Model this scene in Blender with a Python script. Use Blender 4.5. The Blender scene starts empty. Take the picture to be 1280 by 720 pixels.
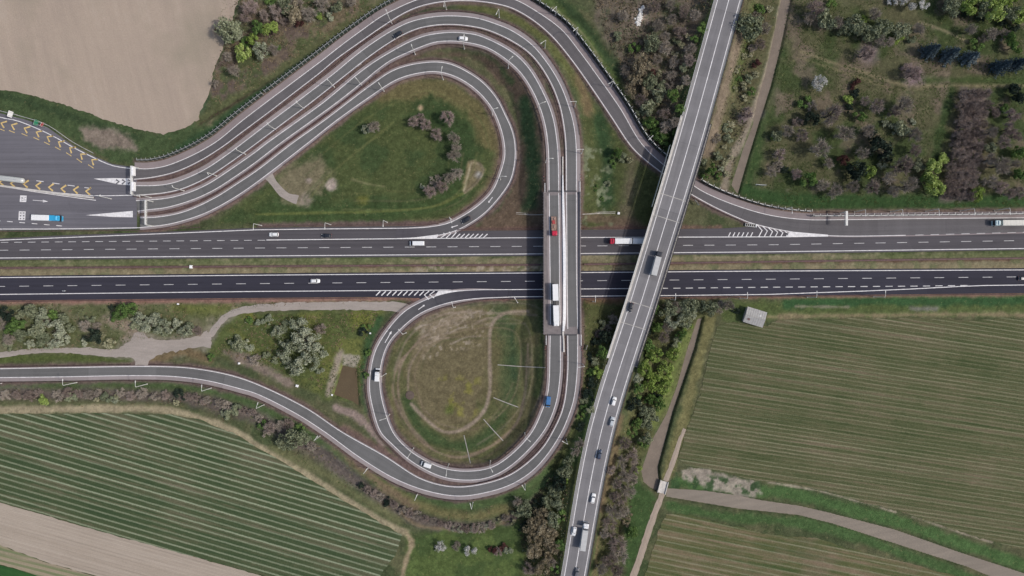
import bpy, bmesh, math, random
import numpy as np
random.seed(7)
rng = np.random.default_rng(11)
S = bpy.context.scene
COL = S.collection
# ------------------------------------------------------------------ camera model (metres; photo pixels on 1280x720)
H = 314.5      # flying height
F = 865.0      # focal length in photo pixels
K = F / H      # pixels per metre on the ground

def at(px, py, z=0.0):
    s = (H - z) / F
    return np.array([(px - 640.0) * s, (360.0 - py) * s, z])

def lin(c):
    c = c / 255.0
    return c / 12.92 if c <= 0.04045 else ((c + 0.055) / 1.055) ** 2.4

def rgb(r, g, b, k=1.0):
    return (lin(r) * k, lin(g) * k, lin(b) * k)

# ------------------------------------------------------------------ object helpers
def tag(o, label=None, cat=None, group=None, kind=None):
    if label: o['label'] = label
    if cat: o['category'] = cat
    if group: o['group'] = group
    if kind: o['kind'] = kind
    return o

def link(name, me, parent=None, mats=None):
    o = bpy.data.objects.new(name, me)
    COL.objects.link(o)
    if parent is not None: o.parent = parent
    if mats is not None and me is not None and len(me.materials) == 0:
        for m in (mats if isinstance(mats, (list, tuple)) else [mats]): me.materials.append(m)
    return o

def empty(name, loc=(0, 0, 0), rz=0.0):
    o = bpy.data.objects.new(name, None)
    COL.objects.link(o)
    o.location = loc; o.rotation_euler = (0, 0, rz)
    o.empty_display_size = 0.3
    return o

def copy_tree(o, parent=None):
    c = o.copy(); COL.objects.link(c)
    c.parent = parent
    for ch in list(o.children): copy_tree(ch, c)
    return c

class MB:
    """collects verts / faces of one mesh"""
    def __init__(s): s.v = []; s.f = []; s.mi = []; s.cur = 0; s.uv = None
    def add(s, vs, fs):
        b = len(s.v); s.v += [tuple(map(float, q)) for q in vs]
        for f in fs: s.f.append([b + i for i in f]); s.mi.append(s.cur)
    def box(s, c, d, rz=0.0, top=(1, 1), shift=(0, 0)):
        cx, cy, cz = c; dx, dy, dz = d[0] / 2, d[1] / 2, d[2] / 2
        ca, sa = math.cos(rz), math.sin(rz); vs = []
        for z, k, sh in ((-dz, (1, 1), (0, 0)), (dz, top, shift)):
            for x, y in ((-dx, -dy), (dx, -dy), (dx, dy), (-dx, dy)):
                x = x * k[0] + sh[0]; y = y * k[1] + sh[1]
                vs.append((cx + x * ca - y * sa, cy + x * sa + y * ca, cz + z))
        s.add(vs, [(3, 2, 1, 0), (4, 5, 6, 7), (0, 1, 5, 4), (1, 2, 6, 5), (2, 3, 7, 6), (3, 0, 4, 7)])
    def rings(s, rings, cap0=True, cap1=True):
        n = len(rings[0]); vs = [p for r in rings for p in r]; fs = []
        for i in range(len(rings) - 1):
            for j in range(n):
                k = (j + 1) % n
                fs.append((i * n + j, i * n + k, (i + 1) * n + k, (i + 1) * n + j))
        if cap0: fs.append(tuple(reversed(range(n))))
        if cap1: fs.append(tuple((len(rings) - 1) * n + j for j in range(n)))
        s.add(vs, fs)
    def tube(s, a, b, r0, r1=None, n=8):
        r1 = r0 if r1 is None else r1
        a = np.array(a, float); b = np.array(b, float); d = b - a
        d /= max(np.linalg.norm(d), 1e-9)
        u = np.cross(d, (0, 0, 1) if abs(d[2]) < 0.9 else (1, 0, 0)); u /= np.linalg.norm(u); w = np.cross(d, u)
        R = []
        for p, r in ((a, r0), (b, r1)):
            R.append([p + r * (math.cos(t) * u + math.sin(t) * w) for t in np.linspace(0, 2 * math.pi, n, endpoint=False)])
        s.rings(R)
    def sweep(s, path, prof, closed=True):
        """profile points (u to the left of travel, v up) carried along a path"""
        P = np.asarray(path, float)
        T = np.gradient(P[:, :2], axis=0); T /= np.maximum(np.linalg.norm(T, axis=1), 1e-9)[:, None]
        Nn = np.stack([-T[:, 1], T[:, 0]], 1)
        R = []
        for i in range(len(P)):
            R.append([(P[i, 0] + u * Nn[i, 0], P[i, 1] + u * Nn[i, 1], P[i, 2] + v) for u, v in prof])
        n = len(prof)
        if closed: s.rings(R)
        else:
            fs = []
            for i in range(len(R) - 1):
                for j in range(n - 1): fs.append((i * n + j, i * n + j + 1, (i + 1) * n + j + 1, (i + 1) * n + j))
            s.add([p for r in R for p in r], fs)
    def mesh(s, name, mats, smooth=False):
        me = bpy.data.meshes.new(name)
        me.from_pydata(s.v, [], s.f)
        for m in (mats if isinstance(mats, (list, tuple)) else [mats]): me.materials.append(m)
        me.polygons.foreach_set('material_index', s.mi)
        bm = bmesh.new(); bm.from_mesh(me); bmesh.ops.recalc_face_normals(bm, faces=bm.faces); bm.to_mesh(me); bm.free()
        if smooth: me.polygons.foreach_set('use_smooth', [True] * len(me.polygons))
        return me
    def build(s, name, mats, parent=None, smooth=False):
        return link(name, s.mesh(name, mats, smooth), parent)

# ------------------------------------------------------------------ materials
def new_mat(name):
    m = bpy.data.materials.new(name); m.use_nodes = True
    nt = m.node_tree
    return m, nt, nt.nodes['Principled BSDF']

def N(nt, t, **kw):
    n = nt.nodes.new(t)
    for k, v in kw.items():
        if k.startswith('i_'):
            n.inputs[k[2:].replace('_', ' ')].default_value = v
        else: setattr(n, k, v)
    return n

def ramp(nt, fac, stops):
    r = nt.nodes.new('ShaderNodeValToRGB')
    e = r.color_ramp.elements
    while len(e) < len(stops): e.new(0.5)
    for i, (p, c) in enumerate(stops):
        e[i].position = p; e[i].color = (*c, 1) if len(c) == 3 else c
    nt.links.new(fac, r.inputs[0])
    return r.outputs[0]

def mixc(nt, fac, a, b, mode='MIX'):
    m = nt.nodes.new('ShaderNodeMix'); m.data_type = 'RGBA'; m.blend_type = mode
    for s, v in ((0, fac), (6, a), (7, b)):
        if hasattr(v, 'is_output') or hasattr(v, 'links'): nt.links.new(v, m.inputs[s])
        elif s == 0: m.inputs[0].default_value = v
        else: m.inputs[s].default_value = (*v, 1)
    return m.outputs[2]

def math_(nt, op, a, b=None, c=None):
    m = nt.nodes.new('ShaderNodeMath'); m.operation = op
    for i, v in enumerate((a, b, c)):
        if v is None: continue
        if hasattr(v, 'links'): nt.links.new(v, m.inputs[i])
        else: m.inputs[i].default_value = v
    return m.outputs[0]

def coords(nt, kind='Object', scale=(1, 1, 1), rot=0.0):
    t = nt.nodes.new('ShaderNodeTexCoord'); mp = nt.nodes.new('ShaderNodeMapping')
    mp.inputs['Scale'].default_value = scale; mp.inputs['Rotation'].default_value = (0, 0, rot)
    nt.links.new(t.outputs[kind], mp.inputs[0])
    return mp.outputs[0]

def noise(nt, vec, scale, detail=3, rough=0.6):
    n = nt.nodes.new('ShaderNodeTexNoise'); n.inputs['Scale'].default_value = scale
    n.inputs['Detail'].default_value = detail; n.inputs['Roughness'].default_value = rough
    nt.links.new(vec, n.inputs['Vector'])
    return n.outputs['Fac']

def simple(name, c, rough=0.6, var=0.12, scale=3.0, metal=0.0, spec=0.4, coat=0.0):
    m, nt, b = new_mat(name)
    v = noise(nt, coords(nt), scale, 4)
    lo = tuple(x * (1 - var) for x in c); hi = tuple(min(1, x * (1 + var)) for x in c)
    nt.links.new(ramp(nt, v, [(0.3, lo), (0.7, hi)]), b.inputs['Base Color'])
    b.inputs['Roughness'].default_value = rough; b.inputs['Metallic'].default_value = metal
    b.inputs['Specular IOR Level'].default_value = spec; b.inputs['Coat Weight'].default_value = coat
    return m

M = {}
M['white_paint'] = simple('white_paint', (0.80, 0.79, 0.78), 0.7, 0.16, 1.5)
M['line_paint'] = simple('line_paint', (0.66, 0.64, 0.63), 0.75, 0.2, 0.8)
M['dash_paint'] = simple('dash_paint', (0.50, 0.49, 0.48), 0.75, 0.22, 0.8)
M['yellow_paint'] = simple('yellow_paint', (0.58, 0.42, 0.17), 0.75, 0.25, 1.2)
M['galv'] = simple('galvanised_steel', (0.52, 0.52, 0.50), 0.45, 0.1, 2, 0.3)
M['lamp_white'] = simple('lamp_paint', (0.62, 0.61, 0.57), 0.5, 0.1, 2)
M['rust'] = simple('weathering_steel', (0.115, 0.068, 0.064), 0.8, 0.3, 1.0)
M['concrete'] = simple('concrete', (0.36, 0.34, 0.31), 0.85, 0.2, 0.6)
M['pale_concrete'] = simple('pale_concrete', (0.50, 0.47, 0.43), 0.85, 0.2, 0.7)
M['dark_joint'] = simple('rubber_joint', (0.05, 0.05, 0.055), 0.7)
M['barrier'] = simple('barrier_panel', (0.03, 0.045, 0.036), 0.6, 0.2, 1.0)
M['slim_cap'] = simple('barrier_rim', (0.26, 0.27, 0.27), 0.6, 0.3, 1.0)
M['deck_edge'] = simple('deck_edge', rgb(116, 109, 108), 0.85, 0.2, 0.6)
M['cap'] = simple('barrier_cap', (0.50, 0.49, 0.46), 0.6, 0.15, 0.5)
M['glass'] = simple('dark_glass', (0.02, 0.024, 0.03), 0.12, 0.05, 1, 0, 0.6)
M['tyre'] = simple('tyre_rubber', (0.025, 0.025, 0.025), 0.85)
M['rim'] = simple('wheel_rim', (0.4, 0.4, 0.4), 0.35, 0.05, 5, 0.7)
M['lamp_glass'] = simple('headlight_glass', (0.6, 0.6, 0.58), 0.2)
M['tail'] = simple('tail_light', (0.35, 0.02, 0.02), 0.3)
M['chassis'] = simple('chassis_black', (0.03, 0.03, 0.032), 0.7)
M['screen'] = simple('screen_panel', (0.36, 0.40, 0.40), 0.3, 0.15, 0.6)
M['sign_green'] = simple('sign_green', (0.03, 0.22, 0.12), 0.5)
M['sign_red'] = simple('sign_red', (0.35, 0.05, 0.05), 0.5)
M['bark'] = simple('bark', (0.10, 0.08, 0.065), 0.9, 0.3, 4)
M['rubble'] = simple('white_rubble', (0.66, 0.64, 0.60), 0.9, 0.25, 1.5)

def paint(name, c):
    m = simple(name, c, 0.3, 0.04, 1.0, 0.0, 0.5, 0.6)
    return m
P = {k: paint('car_paint_' + k, c) for k, c in dict(
    white=(0.74, 0.74, 0.73), silver=(0.42, 0.45, 0.47), black=(0.018, 0.02, 0.026), navy=(0.03, 0.045, 0.08),
    red=(0.48, 0.012, 0.04), blue=(0.035, 0.34, 0.58), van_blue=(0.045, 0.15, 0.34), grey=(0.10, 0.10, 0.11), teal=(0.40, 0.52, 0.53)).items()}
M['box_white'] = simple('trailer_white', (0.72, 0.72, 0.71), 0.5, 0.07, 0.6)
M['box_cream'] = simple('trailer_cream', (0.56, 0.54, 0.48), 0.6, 0.1, 0.6)
M['box_grey'] = simple('trailer_grey', (0.44, 0.44, 0.43), 0.6, 0.1, 0.6)
M['load'] = simple('trailer_load', (0.30, 0.20, 0.16), 0.9, 0.4, 1.5)
M['tank'] = simple('tank_steel', (0.60, 0.60, 0.56), 0.4, 0.08, 0.5, 0.2)
M['skin'] = simple('skin', (0.45, 0.28, 0.2), 0.6)
M['cloth'] = simple('jacket', (0.10, 0.11, 0.13), 0.8)
M['helmet'] = simple('helmet', (0.7, 0.7, 0.7), 0.3)

def asphalt(name, lane, shoulder, fade=None):
    """UV.x is 0 on the first edge line and 1 on the second: the shoulder lies outside; UV.y runs in metres"""
    m, nt, b = new_mat(name)
    t = nt.nodes.new('ShaderNodeTexCoord'); sx = nt.nodes.new('ShaderNodeSeparateXYZ')
    nt.links.new(t.outputs['UV'], sx.inputs[0])
    u, v = sx.outputs[0], sx.outputs[1]
    o = coords(nt)
    inl = math_(nt, 'MULTIPLY', math_(nt, 'GREATER_THAN', u, 0.0), math_(nt, 'LESS_THAN', u, 1.0))
    fine = noise(nt, o, 2.2, 4, 0.7); big = noise(nt, o, 0.06, 3)
    mp = nt.nodes.new('ShaderNodeMapping'); mp.inputs['Scale'].default_value = (9, 0.035, 1)
    nt.links.new(t.outputs['UV'], mp.inputs[0])
    st = noise(nt, mp.outputs[0], 1.0, 3, 0.65)
    patch = nt.nodes.new('ShaderNodeTexNoise'); patch.noise_dimensions = '1D'; patch.inputs['Detail'].default_value = 2
    nt.links.new(math_(nt, 'MULTIPLY', v, 0.035), patch.inputs['W'])
    # polished wheel tracks
    w = math_(nt, 'ABSOLUTE', math_(nt, 'SUBTRACT', math_(nt, 'ABSOLUTE', math_(nt, 'SUBTRACT', u, 0.5)), 0.22))
    trk = math_(nt, 'SUBTRACT', 1.0, math_(nt, 'MULTIPLY', w, 5.0)); trk = math_(nt, 'MAXIMUM', trk, 0.0)
    if fade:      # newer, darker surfacing where the slip road runs into the motorway
        mr = nt.nodes.new('ShaderNodeMapRange'); mr.inputs['From Min'].default_value = fade[1]; mr.inputs['From Max'].default_value = fade[2]
        nt.links.new(v, mr.inputs['Value']); lane = mixc(nt, mr.outputs['Result'], lane, fade[0])
    c = mixc(nt, inl, shoulder, lane)
    val = math_(nt, 'MULTIPLY_ADD', fine, 0.34, 0.55)
    val = math_(nt, 'MULTIPLY_ADD', big, 0.3, val)
    val = math_(nt, 'MULTIPLY_ADD', st, 0.36, math_(nt, 'SUBTRACT', val, 0.18))
    val = math_(nt, 'MULTIPLY_ADD', patch.outputs['Fac'], 0.22, math_(nt, 'SUBTRACT', val, 0.11))
    val = math_(nt, 'MULTIPLY_ADD', trk, -0.08, math_(nt, 'ADD', val, 0.14))
    # lengths laid at different times, and the seams between them
    wn = nt.nodes.new('ShaderNodeTexWhiteNoise'); wn.noise_dimensions = '1D'; q = math_(nt, 'DIVIDE', v, 31.0)
    nt.links.new(math_(nt, 'FLOOR', q), wn.inputs['W']); val = math_(nt, 'MULTIPLY_ADD', wn.outputs['Value'], 0.14, math_(nt, 'SUBTRACT', val, 0.07))
    seam = math_(nt, 'LESS_THAN', math_(nt, 'FRACT', q), 0.012); val = math_(nt, 'MULTIPLY_ADD', seam, -0.10, val)
    stain = ramp(nt, noise(nt, o, 0.35, 4, 0.7), [(0.60, (0, 0, 0)), (0.72, (1, 1, 1))]); val = math_(nt, 'MULTIPLY_ADD', stain, -0.12, val)
    cb = nt.nodes.new('ShaderNodeCombineColor')
    for i in range(3): nt.links.new(val, cb.inputs[i])
    nt.links.new(mixc(nt, 1.0, c, cb.outputs[0], 'MULTIPLY'), b.inputs['Base Color'])
    b.inputs['Roughness'].default_value = 0.92; b.inputs['Specular IOR Level'].default_value = 0.25
    return m

def asphalt_flat(name, lane, rot=0.0094, var=0.3):
    m, nt, b = new_mat(name)
    o = coords(nt); fine = noise(nt, o, 2.2, 4, 0.7); big = noise(nt, o, 0.05, 3)
    st = noise(nt, coords(nt, 'Object', (0.012, 0.9, 1), -rot), 1.0, 3, 0.6)
    val = math_(nt, 'MULTIPLY_ADD', fine, var, 0.6)
    val = math_(nt, 'MULTIPLY_ADD', big, 0.25, val)
    val = math_(nt, 'MULTIPLY_ADD', st, 0.7, math_(nt, 'SUBTRACT', val, 0.22))
    sx = nt.nodes.new('ShaderNodeSeparateXYZ'); nt.links.new(o, sx.inputs[0])
    wn = nt.nodes.new('ShaderNodeTexWhiteNoise'); wn.noise_dimensions = '1D'; q = math_(nt, 'DIVIDE', math_(nt, 'MULTIPLY_ADD', sx.outputs[1], 0.35, sx.outputs[0]), 47.0)
    nt.links.new(math_(nt, 'FLOOR', q), wn.inputs['W']); val = math_(nt, 'MULTIPLY_ADD', wn.outputs['Value'], 0.12, math_(nt, 'SUBTRACT', val, 0.06))
    stain = ramp(nt, noise(nt, coords(nt, 'Object', (.25, 1, 1), 0), 0.3, 4, 0.7), [(0.58, (0, 0, 0)), (0.72, (1, 1, 1))]); val = math_(nt, 'MULTIPLY_ADD', stain, -0.14, val)
    cb = nt.nodes.new('ShaderNodeCombineColor')
    for i in range(3): nt.links.new(val, cb.inputs[i])
    nt.links.new(mixc(nt, 1.0, lane, cb.outputs[0], 'MULTIPLY'), b.inputs['Base Color'])
    b.inputs['Roughness'].default_value = 0.92; b.inputs['Specular IOR Level'].default_value = 0.25
    return m

RAMP_C = rgb(101, 100, 99); SHO_C = rgb(139, 130, 129)
M['asphalt_ramp'] = asphalt('asphalt_ramp', RAMP_C, SHO_C)
M['asphalt_outer'] = asphalt('asphalt_outer_ramp', rgb(94, 91, 92), rgb(131, 121, 121))
M['asphalt_over'] = asphalt('asphalt_overpass', rgb(117, 115, 116), rgb(132, 130, 129))
M['asphalt_upper'] = asphalt_flat('asphalt_upper', rgb(80, 77, 80))
M['asphalt_lower'] = asphalt_flat('asphalt_lower', rgb(52, 51, 60))
M['asphalt_plaza'] = asphalt_flat('asphalt_plaza', rgb(101, 99, 104), 0.0, 0.25)
# ------------------------------------------------------------------ curves
def spline(pts, step=4.0):
    """centripetal Catmull-Rom through the points, resampled evenly"""
    p = np.array(pts, float)
    if len(p) == 2:
        q = p
    else:
        p = np.vstack([2 * p[0] - p[1], p, 2 * p[-1] - p[-2]])
        out = []
        for i in range(1, len(p) - 2):
            p0, p1, p2, p3 = p[i - 1:i + 3]
            t0 = 0.0
            t1 = t0 + max(np.linalg.norm(p1 - p0), 1e-6) ** 0.5
            t2 = t1 + max(np.linalg.norm(p2 - p1), 1e-6) ** 0.5
            t3 = t2 + max(np.linalg.norm(p3 - p2), 1e-6) ** 0.5
            t = np.linspace(t1, t2, 16, endpoint=False)[:, None]
            a1 = (t1 - t) / (t1 - t0) * p0 + (t - t0) / (t1 - t0) * p1
            a2 = (t2 - t) / (t2 - t1) * p1 + (t - t1) / (t2 - t1) * p2
            a3 = (t3 - t) / (t3 - t2) * p2 + (t - t2) / (t3 - t2) * p3
            b1 = (t2 - t) / (t2 - t0) * a1 + (t - t0) / (t2 - t0) * a2
            b2 = (t3 - t) / (t3 - t1) * a2 + (t - t1) / (t3 - t1) * a3
            out.append((t2 - t) / (t2 - t1) * b1 + (t - t1) / (t2 - t1) * b2)
        q = np.vstack(out + [p[-2][None]])
    L = np.concatenate([[0], np.cumsum(np.linalg.norm(np.diff(q, axis=0), axis=1))])
    n = max(2, int(L[-1] / step) + 1)
    s = np.linspace(0, L[-1], n)
    return np.stack([np.interp(s, L, q[:, k]) for k in range(q.shape[1])], 1)

def arclen(q):
    return np.concatenate([[0], np.cumsum(np.linalg.norm(np.diff(q, axis=0), axis=1))])

class Strip:
    """one carriageway given by its two edge lines (photo pixels) and a height profile"""
    def __init__(s, l1, l2, zk, s1, s2, base=0.14, taper=0):
        a = spline(l1, 4.0); b = spline(l2, 1.0)
        # pair every point of the first line with the nearest of the second, in order
        d = ((a[:, None] - b[None]) ** 2).sum(2); j = np.maximum.accumulate(d.argmin(1))
        tb = j / (len(b) - 1); k = np.ones(7) / 7
        tb = np.convolve(np.pad(tb, 3, mode='edge'), k, 'valid'); tb[0] = 0; tb[-1] = 1
        bb = np.stack([np.interp(tb, np.linspace(0, 1, len(b)), b[:, q]) for q in (0, 1)], 1)
        c = (a + bb) / 2; L = arclen(c)
        if len(zk) == 1: z = np.full(len(c), zk[0][2])
        else:
            kp = sorted((L[((c - np.array(q[:2])) ** 2).sum(1).argmin()], q[2]) for q in zk)
            z = np.interp(L, [q[0] for q in kp], [q[1] for q in kp])
            kk = np.ones(15) / 15
            for _ in range(2): z = np.convolve(np.pad(z, 7, mode='edge'), kk, 'valid')
        z = z + base
        s.c_px = c; s.z = z
        s.p1 = np.array([at(*q, zz) for q, zz in zip(a, z)]); s.p2 = np.array([at(*q, zz) for q, zz in zip(bb, z)])
        d = s.p1 - s.p2; w = np.linalg.norm(d, axis=1)[:, None]; s.n = d / np.maximum(w, .5)
        s.w = w[:, 0]
        s.c = (s.p1 + s.p2) / 2; s.L = arclen(s.c); one = np.ones(len(s.c))
        k = np.clip((s.L[-1] - s.L) / taper, .02, 1) if taper else one
        s.s1, s.s2 = s1 * k, s2 * k
        s.e1 = s.p1 + s.n * s.s1[:, None]; s.e2 = s.p2 - s.n * s.s2[:, None]
    def mesh(s, name, mat, skirt=0.5):
        n = len(s.c); low = np.array([0, 0, -skirt]); rows = [s.e1 + low, s.e1, s.p1, s.p2, s.e2, s.e2 + low]
        us = [-s.s1 / s.w, -s.s1 / s.w, np.zeros(n), np.ones(n), 1 + s.s2 / s.w, 1 + s.s2 / s.w]
        v = np.stack(rows, 1).reshape(-1, 3); f = []; uvs = []
        U = np.stack(us, 1)
        for i in range(n - 1):
            for j in range(5):
                f.append((i * 6 + j, (i + 1) * 6 + j, (i + 1) * 6 + j + 1, i * 6 + j + 1))
                uvs += [(U[i, j], s.L[i]), (U[i + 1, j], s.L[i + 1]), (U[i + 1, j + 1], s.L[i + 1]), (U[i, j + 1], s.L[i])]
        me = bpy.data.meshes.new(name); me.from_pydata(v.tolist(), [], f)
        uv = me.uv_layers.new(name='UVMap'); uv.data.foreach_set('uv', np.array(uvs).ravel())
        me.materials.append(mat)
        return me
    def edge(s, side, off=0.0):
        return s.e1 + s.n * off if side == 1 else s.e2 - s.n * off
    def near(s, px, py):
        return ((s.c_px - np.array([px, py])) ** 2).sum(1).argmin()

A_left = Strip(
    [(168, 210.6), (185, 211), (205, 208), (225, 201), (247.5, 190.6), (267.5, 179), (279, 170.6), (300, 153), (330, 130), (360, 107.5), (382.5, 90.6), (400, 77.5), (427.5, 56), (452.5, 37.5), (476, 21), (495, 11), (519, 0.5), (545, -6.5), (585, -11), (620, -7), (645, 0), (672, 15), (702, 37), (725, 65), (747, 95), (775, 135), (802, 179.5), (832, 208), (864, 230), (880, 240), (915, 255), (960, 268.5), (1005, 274.3), (1057, 274.5), (1140, 273.3), (1280, 272.2), (1340, 271.8)],
    [(167.5, 224), (187.5, 222), (210, 217.5), (230, 210.6), (255, 198), (280, 182), (300, 167), (337.5, 139), (370, 114), (401, 90), (420, 74), (450, 52.5), (475, 35), (500, 19), (520, 9.5), (540, 4), (560, 1.2), (580, 0.4), (600, 1.5), (620, 4.5), (640, 10), (665, 24), (690, 45), (715, 75), (740, 110), (765, 147), (787, 180), (800, 194), (829, 217), (860, 240), (890, 257), (922, 272), (940, 279), (985, 289), (1035, 294.5), (1137, 294), (1280, 290.3), (1340, 288.8)],
    [(0, 0, 0)], 2.9, 0.5)
B = Strip(
    [(169, 232), (190, 232), (210, 230), (230, 224), (257.5, 211), (285, 192.5), (302.5, 179.4), (337.5, 152.5), (375, 124.4), (419, 90.6), (442.5, 71), (467.5, 52.5), (492.5, 37), (512.5, 27.5), (535, 22), (560, 19.8), (595, 22.5), (620, 30), (640, 38.5), (665, 56), (685, 80), (700, 105), (710, 130), (717, 155), (720, 180), (720.5, 237), (720.5, 315), (721, 360), (722, 420), (721, 470), (717, 500), (710, 522), (702, 540), (685, 567), (665, 589), (640, 605), (610, 615), (575, 620), (537, 614.5), (495, 599), (450, 572), (406, 540), (370, 517), (320, 492), (300, 486), (260, 476), (215, 470.5), (160, 469.5), (80, 471), (0, 472), (-40, 472.5)],
    [(168, 243.9), (185, 243), (207.5, 240.6), (230, 235), (257.5, 222.5), (285, 205), (320, 179.5), (352.5, 155), (387.5, 129), (437, 89.8), (459, 72.5), (480, 57.5), (502.5, 44), (522.5, 35.5), (542.5, 31.5), (560, 30.4), (580, 31.5), (607, 36.5), (640, 51), (665, 69), (687, 100), (700, 132), (705.5, 160), (707.5, 180), (708.3, 255), (709, 360), (709.8, 420), (709.5, 470), (704, 510), (691, 540), (675, 564), (640, 592.5), (602, 605.5), (565, 608.5), (527, 599), (480, 570), (427, 540), (382, 510), (320, 480), (287, 469), (240, 460.5), (200, 458.3), (80, 459.5), (0, 461), (-40, 461.7)],
    [(166, 237, 0), (420, 112, 0), (500, 45, 1.1), (570, 26, 2.2), (650, 52, 3.8), (704, 130, 5.8), (714, 225, 7.5), (715, 430, 7.5), (697, 535, 5.2), (640, 599, 3.2), (570, 614, 1.6), (480, 585, 0.5), (420, 548, 0.0), (0, 466, 0)], 1.8, 0.5)
C = Strip(
    [(170, 250.8), (185, 250), (210, 247.5), (235, 241), (260, 230), (290, 210.6), (320, 189.5), (333, 179.4), (370, 153), (405, 127.5), (450, 90.3), (470, 76), (490, 64), (512.5, 52), (532.5, 44.5), (560, 40.6), (580, 41.2), (600, 45), (640, 65), (660, 84), (677, 112), (690, 143), (696.5, 180), (698.5, 255), (699.5, 360), (700.5, 435), (700, 470), (694, 507), (679, 540), (640, 581), (610, 597), (580, 600), (550, 595), (515, 577), (490, 555), (476, 540), (466, 510), (462, 485), (464, 460), (470, 437), (485, 412), (505, 390), (522, 379.5), (545, 370), (565, 365), (590, 362.6), (640, 362)],
    [(172, 264), (184, 262.3), (207.5, 259.4), (240, 250), (267.5, 237.5), (295, 220), (320, 202.5), (350, 179.4), (387.5, 152.5), (425, 125), (460, 97), (469, 89.4), (487.5, 76), (505, 67.5), (525, 59), (542.5, 53), (560, 51.2), (580, 52.5), (610, 60), (640, 80), (655, 96), (670, 122), (680, 150), (685, 180), (686.5, 237), (687.3, 315), (688, 380), (687.5, 435), (685, 490), (677, 515), (665, 540), (640, 567.5), (615, 584), (585, 589), (555, 585.5), (525, 572), (505, 557), (491, 540), (480, 510), (475, 485), (476, 457), (485, 430), (502, 410), (525, 392), (555, 380), (590, 373.7), (640, 371.1)],
    [(120, 257, 0), (430, 117, 0), (500, 67, 0.9), (570, 46.5, 2.0), (650, 82, 4.2), (685, 150, 6.2), (692, 228, 7.5), (694, 428, 7.5), (685, 510, 5.2), (640, 574, 3.0), (580, 595, 1.4), (510, 568, 0.4), (475, 520, 0.0), (582, 368, 0)], 1.2, 1.1, taper=30)
D = Strip(
    [(175, 272.3), (195, 271.5), (222, 267), (244, 259.4), (272.5, 245), (297.5, 229), (320, 214), (365, 179.4), (407.5, 149), (460, 109), (489, 89.4), (507.5, 82.5), (525, 79), (544, 77.5), (560, 79.4), (577, 86), (602, 102), (620, 122), (632, 145), (639.5, 162), (643.5, 180), (643, 205), (638, 225), (629, 240), (607, 265), (587.5, 279), (567.5, 289), (545, 294.6), (520, 297), (495, 298.3)],
    [(175, 284.5), (212, 280), (250, 269), (271, 259.4), (297.5, 244), (320, 228.5), (384, 179.4), (420, 151), (460, 122.5), (495, 100), (520, 92), (545, 89.5), (570, 96), (595, 112), (615, 135), (626, 160), (630.5, 180), (631, 195), (627, 212), (616, 238), (600, 255), (580, 269), (560, 279), (537, 283.6), (515, 285), (495, 285.4)],
    [(0, 0, 0)], 0.9, 1.1, taper=25)
OV = Strip(
    [(916.5, -70), (897, 0), (847, 180), (793.5, 360), (738, 540), (705.5, 720), (693, 790)],
    [(944.5, -70), (925, 0), (875.5, 180), (820.5, 360), (765, 540), (730.5, 720), (717.5, 790)],
    [(911, 0, 6.0), (860, 180, 8.0), (806, 360, 8.6), (760, 500, 8.0), (718, 720, 5.0)], 1.3, 1.3)

# ------------------------------------------------------------------ value noise (numpy)
_tab = rng.random((256, 256)).astype(np.float32)
def vnoise(x, y, scale, seed=0):
    x = x / scale + seed * 17.31; y = y / scale + seed * 9.77
    xi = np.floor(x).astype(int); yi = np.floor(y).astype(int); fx = x - xi; fy = y - yi
    fx = fx * fx * (3 - 2 * fx); fy = fy * fy * (3 - 2 * fy)
    g = lambda a, b: _tab[a & 255, b & 255]
    return (g(xi, yi) * (1 - fx) + g(xi + 1, yi) * fx) * (1 - fy) + (g(xi, yi + 1) * (1 - fx) + g(xi + 1, yi + 1) * fx) * fy
def fbm(x, y, scale, oct=4, seed=0, gain=0.55):
    v = 0; a = 1; t = 0
    for i in range(oct):
        v = v + a * vnoise(x, y, scale / 2 ** i, seed + i * 3); t += a; a *= gain
    return v / t

# ------------------------------------------------------------------ terrain grid
def axis(lim, step, far):
    c = np.arange(-lim, lim + step / 2, step); out = []; d = step; x = lim
    while x < far: d *= 1.22; x += d; out.append(x)
    o = np.array(out)
    return np.concatenate([-o[::-1], c, o])
gx = axis(240, 0.5, 4500); gy = axis(138, 0.5, 4500)
X, Y = np.meshgrid(gx, gy)
PX = 640 + X * K; PY = 360 - Y * K
near = (np.abs(X) < 262) & (np.abs(Y) < 160)

hgt = np.zeros_like(X)
def window(x0, x1, y0, y1):
    i0, i1 = np.searchsorted(gx, [x0, x1]); j0, j1 = np.searchsorted(gy, [y0, y1])
    return slice(j0, j1), slice(i0, i1)

def embank(P, hw, slope):
    for x, y, z in P:
        if z < 0.15: continue
        r = hw + z / slope + 1
        w = window(x - r, x + r, y - r, y + r)
        d = np.hypot(X[w] - x, Y[w] - y)
        hgt[w] = np.maximum(hgt[w], z - 0.32 - np.maximum(0, d - hw) * slope)

def bridge_gap(s, y0, y1, ext=0):
    return (s.c_px[:, 1] > y0) & (s.c_px[:, 1] < y1) & (s.c_px[:, 0] > 670)
for s_ in (B, C):
    keep = ~bridge_gap(s_, 243, 415)
    embank(s_.c[keep], s_.w.mean() / 2 + 2.0, 0.62)
keep = ~((OV.c_px[:, 1] > 150) & (OV.c_px[:, 1] < 452))
embank(OV.c[keep], OV.w.mean() / 2 + 1.9, 0.75)
# soften the toes a little, then carve the flat roads out again
hgt += near * (fbm(X, Y, 9, 4, 5) - 0.5) * np.clip(hgt, 0, 1.5) * 0.35

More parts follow.
